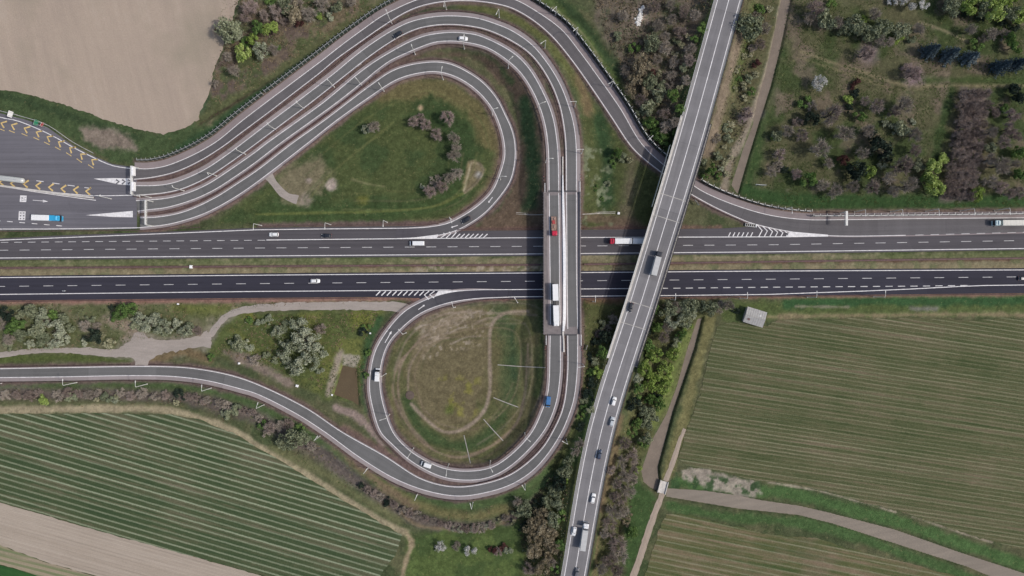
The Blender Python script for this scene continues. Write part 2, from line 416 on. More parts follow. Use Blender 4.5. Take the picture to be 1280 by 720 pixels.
def carve(P, hw):
    for x, y, z in P:
        r = hw + 9
        w = window(x - r, x + r, y - r, y + r)
        d = np.hypot(X[w] - x, Y[w] - y)
        hgt[w] = np.minimum(hgt[w], np.maximum(0, d - hw) * 1.0)
for s_, e in ((A_left, 2.3), (D, 1.2)):
    carve((s_.e1 + s_.e2) / 2, (s_.w.mean() + s_.s1.mean() + s_.s2.mean()) / 2 + 0.8)
dm = np.abs(PY - (337.2 - 0.0094 * (PX)) + 0) / K - 17.6
hgt = np.where(near, np.minimum(hgt, np.maximum(0, dm) * 0.8), hgt)
flatB = B.c[B.c[:, 2] < 0.3]
carve(flatB, 4.0)

for s_, gap_ in ((B, bridge_gap(B, 243, 415)), (C, bridge_gap(C, 243, 415)), (OV, ~keep)):   # the bank stays below its road
    for i_ in np.nonzero((s_.c[:, 2] > .15) & ~gap_)[0]:
        x, y, z = s_.c[i_]; r = s_.w[i_] / 2 + max(s_.s1[i_], s_.s2[i_]) + .4; w_ = window(x - r, x + r, y - r, y + r)
        hgt[w_] = np.where(np.hypot(X[w_] - x, Y[w_] - y) < r, np.minimum(hgt[w_], z - .42), hgt[w_])
# polygons in pixels -----------------------------------------------------------
def poly_sd(poly, w):
    """signed distance in pixels, positive inside, on a window"""
    p = np.array(poly, float); x = PX[w]; y = PY[w]
    d = np.full(x.shape, 1e9); ins = np.zeros(x.shape, bool)
    for i in range(len(p)):
        a = p[i]; b = p[(i + 1) % len(p)]; e = b - a
        wx = x - a[0]; wy = y - a[1]
        t = np.clip((wx * e[0] + wy * e[1]) / max(e @ e, 1e-9), 0, 1)
        d = np.minimum(d, np.hypot(wx - t * e[0], wy - t * e[1]))
        c = (a[1] <= y) != (b[1] <= y)
        if c.any():
            xx = a[0] + (y - a[1]) / (e[1] if e[1] != 0 else 1e-9) * e[0]
            ins ^= c & (x < xx)
    return np.where(ins, d, -d)

def win_px(poly, pad):
    p = np.array(poly, float)
    return window((p[:, 0].min() - pad - 640) / K, (p[:, 0].max() + pad - 640) / K, (360 - p[:, 1].max() - pad) / K, (360 - p[:, 1].min() + pad) / K)

def line_d(pts, w):
    p = np.array(pts, float); x = PX[w]; y = PY[w]; d = np.full(x.shape, 1e9)
    for a, b in zip(p[:-1], p[1:]):
        e = b - a; wx = x - a[0]; wy = y - a[1]
        t = np.clip((wx * e[0] + wy * e[1]) / max(e @ e, 1e-9), 0, 1)
        d = np.minimum(d, np.hypot(wx - t * e[0], wy - t * e[1]))
    return d

def sstep(a, b, x):
    t = np.clip((x - a) / (b - a), 0, 1); return t * t * (3 - 2 * t)

def dig(poly, depth, soft):
    w = win_px(poly, 6); hgt[w] -= depth * sstep(-soft, soft, poly_sd(poly, w))
def ditch(pts, depth, width):
    w = win_px(pts, width * 3); d = line_d(pts, w); hgt[w] -= depth * np.exp(-(d / width) ** 2)
def bank(pts, up, width):
    ditch(pts, -up, width)

canal_north = [(976, 0), (965, 54), (956, 94), (947, 122), (941, 155), (929, 185), (914, 231), (923, 245), (937.6, 195), (950, 155), (965, 108), (977, 61), (990, 0), (996, -40), (985, -40)]
canal_mid = [(872, 398), (859, 436), (846, 483), (833, 518), (814, 552), (806, 575), (801, 590), (804, 604), (812, 611), (822, 616), (826, 606), (824, 585), (833.5, 550), (843, 515), (856.5, 475.5), (870, 436), (880, 396)]
canal_east = [(833, 610), (880, 613), (922, 619), (955, 625.5), (1000, 632), (1035, 640), (1120, 662), (1200, 690), (1277, 715), (1350, 744), (1350, 772), (1277, 738), (1210, 710), (1120, 681), (1040, 655.5), (1000, 645.5), (960, 641), (922, 637), (880, 630), (832, 622)]
pond_poly = [(427.5, 456), (446, 460), (449, 509), (440, 503), (416, 494)]
basin_poly = [(587, 203), (598, 202), (604, 212), (595, 228), (580, 240), (578, 238)]
dig(canal_north, 1.0, 1.5); dig(canal_mid, 1.5, 1.6); dig(canal_east, 0.9, 1.5)
dig(pond_poly, 0.9, 2.0); dig(basin_poly, 0.5, 1.5)
brook = [(0, 494), (60, 494), (150, 496), (240, 501), (310, 519), (360, 545), (400, 568), (450, 606), (492, 634), (520, 648), (560, 658), (600, 660), (640, 648), (668, 630), (690, 605)]
ditch(brook, 1.1, 6)
ditch([(690, 0), (730, 35), (760, 70), (785, 100)], 0.8, 5)
ditch([(250, 152), (330, 103), (400, 57), (470, 12), (490, -10)], 0.8, 5)
ditch([(492, 500), (500, 530), (530, 558), (575, 570), (620, 560), (660, 520), (668, 470), (668, 400)], 0.5, 4)
hgt += near * (fbm(X, Y, 3.0, 3, 2) - 0.5) * 0.10 - 0.06
hgt = np.where(near, hgt, -0.06)

def ground(x, y):
    i = int(np.clip(np.searchsorted(gx, x) - 1, 0, len(gx) - 2)); j = int(np.clip(np.searchsorted(gy, y) - 1, 0, len(gy) - 2))
    fx = (x - gx[i]) / (gx[i + 1] - gx[i]); fy = (y - gy[j]) / (gy[j + 1] - gy[j])
    return float((hgt[j, i] * (1 - fx) + hgt[j, i + 1] * fx) * (1 - fy) + (hgt[j + 1, i] * (1 - fx) + hgt[j + 1, i + 1] * fx) * fy)
def on_ground(px, py, lift=0.0):
    """point of the ground seen at a photo pixel"""
    z = 0.0
    for _ in range(4):
        p = at(px, py, z + lift); z = ground(p[0], p[1])
    return np.array([p[0], p[1], z])

# ------------------------------------------------------------------ what grows or lies where: base colours of the ground
def C3(c): return np.array([lin(v) for v in c], np.float32)
n_big = fbm(X, Y, 26, 4, 1); n_mid = fbm(X, Y, 6, 4, 7); n_fine = fbm(X, Y, 1.6, 3, 13)
gcol = np.empty(X.shape + (3,), np.float32)
t = sstep(0.35, 0.65, n_big)[..., None]
gcol[:] = C3((70, 86, 52)) * (1 - t) + C3((88, 90, 62)) * t
def blend(w, a, c):
    c = C3(c); gcol[w] = gcol[w] * (1 - a[..., None]) + c * a[..., None]
def Z(poly, c, soft=4, warp=8, op=1.0):
    w = win_px(poly, soft + warp)
    a = sstep(-soft, soft, poly_sd(poly, w) + (n_mid[w] - 0.5) * 2 * warp + (n_fine[w] - .5) * warp) * op
    blend(w, a, c)
def Ln(pts, c, wd, soft=2, warp=2, op=1.0, sp=True):
    q = spline(pts, 6) if sp else np.array(pts, float)
    w = win_px(q, wd + soft + warp)
    d = line_d(q, w) + (n_mid[w] - 0.5) * 2 * warp + (n_fine[w] - .5) * warp
    blend(w, (1 - sstep(wd / 2 - soft, wd / 2 + soft, d)) * op, c)
def Bl(px, py, r, c, soft=None, warp=4, op=1.0):
    Z([(px + r * math.cos(k), py + r * math.sin(k)) for k in np.linspace(0, 6.283, 10, endpoint=False)], c, soft or r * 0.5, warp, op)
def mottle(poly, c, scale, lo, hi, seed, op=1.0, soft=6):
    w = win_px(poly, soft + 4)
    a = sstep(-soft, soft, poly_sd(poly, w)) * sstep(lo, hi, fbm(X[w], Y[w], scale, 4, seed)) * op
    blend(w, a, c)

FR = [(-90, -60), (1370, -60), (1370, 780), (-90, 780)]
mottle(FR, (58, 80, 44), 9, 0.5, 0.72, 21, 0.7)
mottle(FR, (108, 100, 72), 7, 0.56, 0.76, 33, 0.5)
# verge and scrub by the bare field, top left
Z([(-80, 98), (0, 112), (60, 124), (140, 152), (200, 168), (250, 150), (300, 118), (300, 150), (230, 196), (180, 205), (140, 202), (60, 158), (0, 140), (-80, 130)], (66, 92, 52), 4, 5)
Ln([(-40, 112), (0, 118), (60, 136), (120, 156), (170, 172)], (50, 76, 44), 9, 4, 4, 0.8)
Z([(100, 162), (130, 160), (160, 172), (170, 186), (130, 186), (104, 174)], (134, 117, 106), 5, 7, 0.85)
Z([(282, -40), (500, -40), (470, 0), (400, 50), (330, 100), (262, 150), (262, 100), (285, 30)], (112, 100, 78), 6, 10)
mottle([(282, -40), (500, -40), (470, 0), (330, 100), (262, 150), (262, 100)], (96, 82, 76), 6, 0.45, 0.6, 5, 0.8)
mottle([(282, -40), (500, -40), (470, 0), (330, 100), (262, 150), (262, 100)], (72, 92, 50), 7, 0.5, 0.65, 8, 0.8)
Ln([(262, 90), (255, 120), (246, 150)], (70, 94, 62), 10, 4, 4)
Ln([(296, 0), (284, 40), (270, 76)], (70, 92, 60), 8, 4, 4)
Ln([(250, 152), (330, 103), (400, 57), (470, 12), (500, -12)], (84, 92, 58), 14, 5, 3)
Ln([(250, 154), (330, 106), (400, 60), (470, 15), (500, -10)], (78, 70, 52), 3, 2, 2)
Ln([(225, 186), (262, 164), (330, 114), (400, 66), (470, 20), (490, 0)], (52, 92, 52), 11, 4, 3)
# inside the upper loop
Z([(345, 225), (385, 190), (430, 155), (480, 118), (540, 100), (590, 120), (615, 150), (622, 185), (612, 225), (585, 255), (545, 275), (400, 280), (270, 280), (290, 262), (325, 240)], (74, 90, 48), 5, 4)
mottle([(345, 225), (430, 155), (540, 100), (615, 150), (622, 185), (585, 255), (545, 275), (270, 280)], (58, 84, 44), 11, 0.45, 0.65, 41, 0.9)
Z([(460, 115), (540, 96), (590, 116), (618, 150), (622, 190), (600, 180), (585, 140), (540, 120), (480, 130)], (106, 96, 62), 6, 8, 0.85)
Ln([(618, 150), (624, 190), (612, 228), (588, 256), (560, 274), (500, 280)], (112, 98, 72), 10, 5, 4, 0.8)
Z([(505, 145), (560, 130), (590, 160), (590, 210), (560, 250), (540, 245), (570, 200), (560, 170)], (52, 82, 42), 6, 8, 0.85)
Ln([(330, 268), (400, 268), (500, 262), (550, 254), (580, 240)], (58, 88, 44), 26, 9, 5, 0.85)
Ln([(320, 268), (400, 266), (500, 263), (550, 256), (578, 242)], (112, 122, 60), 2.2, 1.5, 1, 0.6)
Z([(362, 208), (400, 195), (412, 215), (400, 240), (380, 252), (352, 250), (350, 225)], (124, 112, 88), 7, 9, 0.8)
Bl(414, 232, 6, (168, 152, 140), 3, 4); Bl(386, 226, 4, (158, 142, 130), 3, 4); Bl(384, 250, 9, (138, 126, 110), 6, 6)
Ln([(440, 224), (460, 230), (480, 233)], (128, 124, 86), 2, 1.5, 1, .7)
Bl(453, 250, 7, (118, 118, 50), 5, 4, .7); Bl(526, 135, 3, (165, 140, 110), 3, 2)
Z([(585, 202), (600, 200), (607, 212), (597, 230), (581, 242), (577, 238)], (116, 106, 78), 2, 3)
Ln([(589, 203), (580, 238)], (156, 146, 118), 2, 1, 1, 1, False); Ln([(589, 203), (600, 205), (604, 214), (596, 228), (581, 241)], (140, 128, 100), 2, 1, 1)
Bl(598, 218, 4, (150, 146, 138), 3, 2)
# between the ramps beside the bridge
Z([(655, 110), (675, 160), (682, 240), (682, 285), (600, 285), (640, 240), (650, 180), (640, 120), (600, 75), (540, 65), (500, 80), (470, 95), (520, 68), (600, 66), (640, 90)], (92, 78, 64), 4, 6)
Ln([(655, 130), (664, 180), (666, 240), (660, 275)], (44, 76, 44), 16, 5, 4)
Ln([(590, 62), (612, 72), (640, 105)], (50, 80, 42), 7, 4, 4, .8)
Z([(600, 284), (612, 270), (640, 262), (680, 262), (680, 286)], (100, 84, 68), 5, 5, .9)
Ln([(578, 6), (640, 22), (672, 42), (700, 72), (722, 110), (740, 140)], (92, 98, 54), 12, 5, 4)
Ln([(722, 95), (736, 140), (740, 190), (732, 230)], (108, 94, 66), 14, 6, 5)
Z([(728, 150), (760, 150), (800, 190), (826, 222), (826, 240), (815, 285), (724, 285)], (72, 84, 46), 6, 6)
Ln([(748, 150), (760, 200), (758, 250)], (48, 82, 44), 18, 7, 6)
Ln([(790, 200), (786, 240), (782, 280)], (98, 90, 70), 16, 8, 6, .9)
Ln([(722, 272), (770, 276), (800, 280)], (104, 86, 70), 10, 5, 4, .8)
mottle([(728, 180), (760, 180), (770, 285), (728, 285)], (120, 130, 100), 3, 0.55, 0.7, 3, .7)
# verge and thicket outside the outer ramp
Ln([(680, -10), (716, 28), (748, 72), (772, 110), (800, 150), (826, 186)], (74, 100, 50), 22, 6, 5)
Ln([(700, 0), (735, 36), (760, 72), (790, 105)], (54, 82, 46), 9, 4, 4)
Ln([(692, 8), (730, 44), (752, 76)], (130, 128, 92), 2, 1.5, 1, .7)
Z([(735, -40), (905, -40), (872, 60), (838, 180), (822, 190), (790, 130), (772, 80), (748, 30)], (104, 94, 80), 6, 8)
mottle([(735, -40), (905, -40), (872, 60), (838, 180), (822, 190), (790, 130), (748, 30)], (74, 82, 56), 8, 0.5, 0.68, 55, .8)
Ln([(895, -10), (870, 70), (845, 150), (830, 195)], (56, 82, 44), 12, 5, 4)
Bl(800, 20, 12, (148, 132, 116), 8, 6)
# between the overpass and the canal
Z([(928, -40), (985, -40), (960, 70), (940, 130), (915, 225), (880, 225), (880, 180), (905, 90)], (92, 90, 62), 5, 6)
Ln([(922, 50), (906, 100), (895, 140), (884, 190)], (122, 108, 90), 14, 5, 5)
Ln([(940, 10), (932, 60), (916, 110)], (78, 94, 48), 10, 5, 4)
Ln([(950, 140), (930, 148)], (118, 104, 106), 14, 6, 4)
Ln([(985, -20), (968, 60), (950, 118), (932, 165), (912, 205), (905, 235)], (140, 128, 110), 9, 3, 3)
Ln([(1000, -20), (990, 50), (970, 120), (950, 190), (935, 240)], (58, 90, 44), 16, 5, 4)
# the park, upper right
PK = [(985, -40), (1370, -40), (1370, 262), (1000, 262), (940, 245), (960, 150), (980, 60)]
Z(PK, (88, 86, 60), 8, 8, .85)
mottle(PK, (60, 82, 42), 16, 0.45, 0.6, 61, .9); mottle(PK, (112, 98, 84), 9, 0.52, 0.7, 62, .7)
Ln([(1370, 240), (1240, 252), (1100, 252), (1010, 252), (960, 246), (935, 240)], (48, 88, 42), 20, 6, 4)
Ln([(1000, 64), (1040, 78), (1080, 90), (1120, 104), (1160, 107), (1230, 107), (1370, 109)], (128, 118, 88), 4, 2, 2, .8)
Ln([(1000, 72), (1060, 92), (1120, 111), (1160, 110)], (120, 112, 80), 3, 2, 2, .6)
Ln([(1150, 28), (1180, 38), (1210, 52)], (146, 134, 104), 3, 2, 2, .7)
Ln([(1130, 100), (1200, 100), (1370, 100)], (62, 90, 42), 8, 4, 4, .8)
Ln([(1190, 112), (1180, 150), (1168, 200)], (52, 82, 40), 12, 4, 4, .9)
Z([(1204, 112), (1236, 112), (1226, 180), (1216, 250), (1176, 250), (1190, 180)], (104, 92, 88), 5, 5)
Ln([(1040, 10), (1090, 25), (1130, 60)], (72, 90, 46), 14, 7, 6, .6)
Bl(1142, 95, 12, (126, 106, 108), 8, 5); Bl(1086, 66, 12, (116, 102, 100), 9, 6)
# median of the motorway
Z([(-90, 328.5), (1370, 315), (1370, 337), (-90, 348)], (126, 118, 90), 1.5, 3)
Ln([(-90, 331), (300, 327.5), (500, 326)], (88, 104, 60), 7, 3, 3, .8); Ln([(1100, 320), (1370, 317)], (84, 104, 56), 5, 3, 3, .8)
Ln([(-90, 342.5), (640, 337), (1370, 333)], (134, 122, 92), 5, 2, 3, .8)
Ln([(-90, 335.5), (640, 331.5), (1370, 323.5)], (104, 80, 66), 3, 1.5, 1.5, .9)
mottle([(-90, 328), (1370, 314), (1370, 337), (-90, 348)], (98, 106, 70), 4, .5, .7, 71, .7)
mottle([(520, 330), (680, 330), (680, 342), (520, 342)], (168, 154, 134), 2, .5, .65, 73, .7)
# south-west quarter: scrub and gravel
Z([(-90, 378), (480, 374), (300, 384), (262, 420), (180, 424), (150, 436), (0, 440), (-90, 446)], (90, 98, 62), 4, 6)
mottle([(-90, 378), (480, 374), (300, 384), (262, 420), (150, 436), (-90, 446)], (112, 108, 82), 7, .45, .62, 81, .8)
Ln([(220, 384), (260, 388), (285, 384)], (100, 108, 50), 14, 6, 5, .8)
Z([(130, 395), (160, 402), (185, 415), (175, 430), (150, 428), (155, 415), (128, 402)], (146, 128, 112), 4, 6, .8)
Z([(132, 446), (150, 430), (160, 416), (178, 410), (205, 422), (255, 414), (290, 384), (298, 392), (268, 436), (215, 440), (190, 458), (162, 458)], (132, 124, 108), 6, 9, .8)
Ln([(-90, 379), (200, 376.5), (480, 374.5)], (136, 112, 96), 6, 3, 2, .9)
Z([(300, 392), (480, 388), (462, 420), (450, 500), (408, 498), (340, 462), (262, 440), (275, 410)], (82, 98, 50), 5, 6)
mottle([(300, 392), (480, 388), (462, 420), (450, 500), (408, 498), (340, 462), (262, 440)], (106, 112, 54), 9, .45, .65, 91, .8)
Bl(450, 400, 12, (112, 116, 46), 8, 6, .7); Bl(312, 398, 6, (120, 118, 44), 5, 4, .7)
Ln([(475, 398), (462, 425), (456, 470), (460, 510)], (52, 92, 48), 11, 4, 4)
Ln([(426, 440), (416, 470), (410, 494)], (146, 134, 116), 7, 3, 3); Z([(428, 443), (448, 446), (446, 459), (428, 456)], (150, 142, 124), 2, 4)
Ln([(300, 448), (330, 462), (360, 478)], (136, 118, 108), 12, 4, 5, .8); Ln([(280, 440), (310, 446)], (126, 110, 98), 8, 4, 4, .8)
Ln([(-90, 452), (0, 450), (80, 447), (160, 453)], (78, 96, 46), 10, 4, 3); Ln([(190, 452), (230, 440), (262, 450)], (114, 98, 70), 12, 5, 4)
Ln([(330, 478), (380, 505), (430, 538), (480, 572)], (90, 92, 62), 12, 4, 4)
Ln([(420, 510), (445, 520), (465, 540), (478, 556)], (140, 122, 112), 8, 3, 4)
Ln([(430, 536), (470, 560), (500, 580), (530, 594)], (112, 92, 80), 12, 4, 3)
# strip below the exit ramp: green verge, brook brush, headland
Ln([(-90, 481), (160, 478), (250, 484), (320, 508), (400, 550), (460, 590), (530, 622), (590, 632), (650, 614), (690, 580), (715, 545), (728, 500)], (70, 100, 54), 13, 5, 3)
Ln(brook, (100, 90, 84), 17, 6, 5, .95)
Ln([(-90, 505), (100, 504), (230, 508)], (92, 98, 62), 8, 4, 3, .8)
Ln([(-90, 513), (60, 512), (130, 511), (220, 515), (290, 538), (330, 562), (400, 604), (480, 654), (508, 666)], (152, 140, 110), 9, 3, 3)
Ln([(340, 560), (400, 590), (450, 622), (500, 652)], (104, 106, 70), 9, 5, 4, .9)
Ln([(440, 572), (480, 606), (530, 634), (590, 646), (640, 634)], (110, 104, 66), 12, 5, 4, .9)
Ln([(420, 558), (470, 600), (520, 636)], (124, 104, 84), 9, 5, 5, .7)
Z([(510, 668), (560, 664), (640, 655), (668, 640), (660, 720), (660, 780), (500, 780), (512, 700)], (66, 94, 46), 5, 6)
mottle([(510, 668), (640, 655), (668, 640), (660, 780), (500, 780)], (84, 110, 52), 9, .45, .6, 95, .7)
Ln([(508, 666), (514, 680), (508, 700), (498, 740)], (150, 134, 104), 6, 2.5, 3)
Ln([(500, 640), (520, 656), (560, 662), (600, 663), (630, 654)], (132, 116, 90), 3, 2, 2, .8)
Z([(690, 560), (740, 500), (725, 620), (700, 720), (700, 780), (655, 780), (650, 650), (690, 600)], (74, 84, 48), 6, 8)
# inside the lower loop
LP = [(560, 384), (680, 384), (683, 480), (668, 520), (640, 556), (600, 580), (570, 580), (530, 566), (500, 540), (484, 500), (482, 460), (500, 415), (530, 393)]
Z(LP, (98, 93, 62), 4, 4)
mottle(LP, (84, 92, 54), 8, .5, .66, 101, .7)
Z([(545, 392), (608, 384), (612, 410), (606, 480), (590, 528), (545, 540), (515, 505), (510, 460), (522, 420)], (107, 98, 70), 5, 6)
Z([(524, 400), (560, 388), (600, 390), (560, 415), (535, 440), (520, 425)], (146, 130, 110), 7, 9, .5)
mottle([(520, 385), (620, 385), (600, 430), (530, 450)], (164, 150, 132), 1.6, .56, .7, 107, .6)
mottle([(540, 470), (600, 470), (595, 530), (545, 535)], (128, 124, 52), 4, .5, .7, 103, .7)
Bl(562, 512, 7, (88, 104, 46), 5, 4)
Ln([(628, 395), (640, 440), (636, 500)], (70, 92, 54), 24, 8, 5, .9); Ln([(640, 410), (642, 470)], (50, 84, 50), 8, 5, 5, .8)
Ln([(508, 500), (525, 535), (560, 556), (600, 552), (630, 520)], (58, 88, 46), 14, 6, 5, .9)
Ln([(676, 384), (678, 430), (672, 490)], (60, 86, 44), 10, 5, 4, .8)
Ln([(660, 389), (630, 392), (615, 405), (612, 440), (612, 490), (604, 515), (580, 536), (556, 540), (530, 522), (514, 505)], (146, 130, 112), 3.8, 1.8, 1.0, .95)
Ln([(528, 432), (512, 460), (510, 490)], (140, 124, 106), 2.2, 1.5, 1, .8)
Ln([(520, 430), (496, 460), (492, 490), (506, 525), (530, 555), (570, 572), (610, 560), (645, 530), (656, 490), (660, 430)], (138, 120, 100), 2.4, 1.6, 1.2, .9)
Ln([(530, 420), (503, 452), (498, 492), (512, 530), (540, 562)], (136, 118, 100), 2, 1.5, 1.2, .8)
Ln([(665, 428), (664, 480), (654, 512)], (134, 124, 92), 2, 1.5, 1, .8)
rr_ = random.Random(3)
for i_ in range(16):      # worn rings left by mowing and wheels
    k_ = rr_.uniform(.5, .97); j_ = rr_.randrange(len(LP)); n_ = rr_.randrange(3, 7); c0_ = (580, 474)
    q_ = [(c0_[0] + (LP[(j_ + t) % len(LP)][0] - c0_[0]) * k_ + rr_.uniform(-2, 2), c0_[1] + (LP[(j_ + t) % len(LP)][1] - c0_[1]) * k_ + rr_.uniform(-2, 2)) for t in range(n_)]
    Ln(q_, rr_.choice([(142, 126, 108), (84, 92, 56), (126, 110, 88)]), rr_.uniform(1, 2.4), 1.4, 1, rr_.uniform(.3, .6))
for i_ in range(26):
    y_ = rr_.uniform(388, 432); x_ = rr_.uniform(515, 600); l_ = rr_.uniform(8, 34)
    Ln([(x_, y_), (x_ + l_ * .6, y_ - l_ * .28), (x_ + l_, y_ - l_ * .3)], rr_.choice([(168, 154, 138), (150, 134, 116), (104, 92, 68)]), rr_.uniform(.8, 2), 1.2, 1, rr_.uniform(.35, .7))
UL = [(345, 225), (385, 190), (430, 155), (480, 118), (540, 100), (590, 120), (615, 150), (622, 185), (612, 225), (585, 255), (545, 275), (400, 280), (300, 278)]
for i_ in range(18):
    k_ = rr_.uniform(.45, .97); j_ = rr_.randrange(len(UL)); n_ = rr_.randrange(3, 6); c0_ = (510, 205)
    q_ = [(c0_[0] + (UL[(j_ + t) % len(UL)][0] - c0_[0]) * k_ + rr_.uniform(-2, 2), c0_[1] + (UL[(j_ + t) % len(UL)][1] - c0_[1]) * k_ + rr_.uniform(-2, 2)) for t in range(n_)]
    Ln(q_, rr_.choice([(108, 112, 66), (60, 80, 42), (118, 106, 80)]), rr_.uniform(1, 2.4), 1.4, 1, rr_.uniform(.25, .5))
# east of the bridge, south of the motorway
Z([(725, 378), (782, 378), (745, 490), (728, 540), (722, 470)], (78, 84, 48), 5, 6)
Ln([(735, 376), (760, 376), (782, 375)], (112, 84, 64), 7, 4, 3, .8)
Ln([(738, 480), (735, 500), (728, 530), (715, 570), (690, 600), (660, 618)], (62, 98, 50), 12, 5, 4, .9)
Z([(825, 378), (900, 378), (875, 420), (840, 500), (800, 580), (790, 640), (770, 720), (765, 780), (730, 780), (740, 700), (775, 540)], (88, 92, 56), 6, 8)
Ln([(772, 520), (762, 580), (748, 640), (738, 720)], (112, 96, 70), 10, 4, 4, .9); Ln([(745, 640), (738, 680), (735, 730)], (60, 92, 46), 10, 4, 4, .8)
Ln([(858, 420), (845, 460), (832, 500), (815, 530)], (110, 130, 64), 10, 5, 4, .9)
Z([(790, 590), (803, 608), (820, 620), (815, 650), (795, 705), (780, 740), (782, 660)], (58, 94, 46), 4, 5)
Z([(882, 398), (900, 385), (880, 450), (860, 530), (840, 600), (826, 600), (846, 530), (868, 450)], (112, 108, 68), 4, 4)
Z([(900, 378), (1370, 366), (1370, 392), (1000, 396), (900, 404)], (80, 100, 52), 4, 5)
Ln([(985, 379), (1100, 376), (1250, 375), (1370, 374)], (48, 98, 50), 12, 4, 4); Ln([(995, 383), (1060, 384)], (140, 130, 110), 2, 1.5, 2, .7)
Ln([(960, 396), (1100, 394), (1220, 393), (1370, 396)], (138, 122, 92), 5, 3, 3, .8)
Ln([(1140, 386), (1170, 386)], (126, 118, 116), 4, 3, 3, .7)
# banks of the east canal
Ln([(848, 603), (880, 606), (930, 612), (990, 617), (1040, 630), (1120, 652), (1200, 679), (1300, 714)], (66, 110, 54), 15, 4, 4)
Ln([(838, 632), (900, 645), (1000, 654), (1060, 668), (1140, 696), (1200, 718), (1260, 745)], (64, 104, 52), 13, 4, 4)
Z([(854, 590), (870, 585), (905, 595), (945, 602), (955, 618), (935, 624), (900, 612), (880, 606), (858, 600)], (154, 142, 128), 3, 6, .9)
mottle([(838, 590), (950, 600), (950, 620), (838, 612)], (52, 92, 48), 4, .5, .6, 111, .95, 3)
Ln([(960, 603), (1020, 613), (1070, 626), (1120, 640)], (164, 150, 130), 2, 1.2, 2, .8); Ln([(1140, 646), (1205, 667), (1240, 678)], (164, 150, 130), 2, 1.2, 2, .7)
Ln([(838, 585), (833, 600)], (160, 148, 134), 5, 2, 3, .8)
# trodden reddish soil beside every road and under the rails
RS = (106, 87, 83)
def soil(px_line, w=7, op=.85, c=RS): Ln(px_line, c, w, 2.5, 2.5, op, False)
def to_px(P, far=0.0): return np.stack([640 + P[:, 0] * F / (H - P[:, 2]), 360 - P[:, 1] * F / (H - P[:, 2])], 1)
for s_ in (A_left, B, C, D):
    # ground points are where the bank meets the shoulder, so work in ground pixels
    for side, ww in ((1, 5.5), (2, 5.5)):
        e = s_.edge(side, 0.6); q = np.stack([640 + e[:, 0] * K, 360 - e[:, 1] * K], 1)[::3]
        soil(q, ww, .85, (118, 96, 90) if (s_ is A_left and side == 1) or (s_ is D and side == 2) else RS)
soil([(-90, 377), (1370, 366.5)], 6, .8, (140, 104, 92)); soil([(325, 282), (400, 281), (500, 280), (545, 280)], 7, .9)
soil([(556, 287), (680, 285.5), (900, 284)], 6, .9, (108, 84, 74))
# the fields' soil below their sheets
ex = np.clip(gcol[..., 1] - gcol[..., 0], 0, None); gcol[..., 1] -= ex * .30; gcol[..., 0] += ex * .10
lum = gcol.mean(2, keepdims=True); gcol = gcol * .88 + lum * .12
n_px = fbm(X, Y, .9, 2, 29); gcol *= ((0.72 + 0.40 * n_fine) * (.74 + .52 * n_px))[..., None]

def grid_mesh():
    ny, nx = X.shape
    me = bpy.data.meshes.new('ground')
    v = np.stack([X, Y, hgt], 2).reshape(-1, 3)
    idx = np.arange(ny * nx).reshape(ny, nx)
    q = np.stack([idx[:-1, :-1], idx[:-1, 1:], idx[1:, 1:], idx[1:, :-1]], 2).reshape(-1, 4)
    me.vertices.add(len(v)); me.vertices.foreach_set('co', v.ravel())
    me.loops.add(q.size); me.loops.foreach_set('vertex_index', q.ravel())
    me.polygons.add(len(q)); me.polygons.foreach_set('loop_start', np.arange(0, q.size, 4)); me.polygons.foreach_set('loop_total', np.full(len(q), 4))
    me.update()
    ca = me.color_attributes.new('soil', 'FLOAT_COLOR', 'POINT')
    rgba = np.ones((len(v), 4), np.float32); rgba[:, :3] = gcol.reshape(-1, 3)
    ca.data.foreach_set('color', rgba.ravel())
    me.polygons.foreach_set('use_smooth', np.ones(len(q), bool))
    return me
m, nt, b = new_mat('grassland')
at_ = nt.nodes.new('ShaderNodeAttribute'); at_.attribute_name = 'soil'
o_ = coords(nt)
nf = noise(nt, o_, 1.1, 5, 0.75); nc = noise(nt, o_, 0.25, 4, 0.65)
v_ = math_(nt, 'MULTIPLY_ADD', nf, 1.1, 0.0); v_ = math_(nt, 'MULTIPLY_ADD', nc, 0.9, v_)
cb = nt.nodes.new('ShaderNodeCombineColor')
for i in range(3): nt.links.new(v_, cb.inputs[i])
c_ = mixc(nt, 1.0, at_.outputs['Color'], cb.outputs[0], 'MULTIPLY')
dry = math_(nt, 'MULTIPLY', math_(nt, 'GREATER_THAN', noise(nt, o_, 0.55, 5, 0.7), 0.62), 0.20)
c_ = mixc(nt, dry, c_, rgb(140, 128, 92))
nt.links.new(c_, b.inputs['Base Color']); b.inputs['Roughness'].default_value = 1.0; b.inputs['Specular IOR Level'].default_value = 0.1
bp = nt.nodes.new('ShaderNodeBump'); bp.inputs['Strength'].default_value = 0.9; bp.inputs['Distance'].default_value = 0.35
nt.links.new(nf, bp.inputs['Height']); nt.links.new(bp.outputs[0], b.inputs['Normal'])
M['ground'] = m
g = grid_mesh(); g.materials.append(m)
tag(link('ground', g), kind='structure')
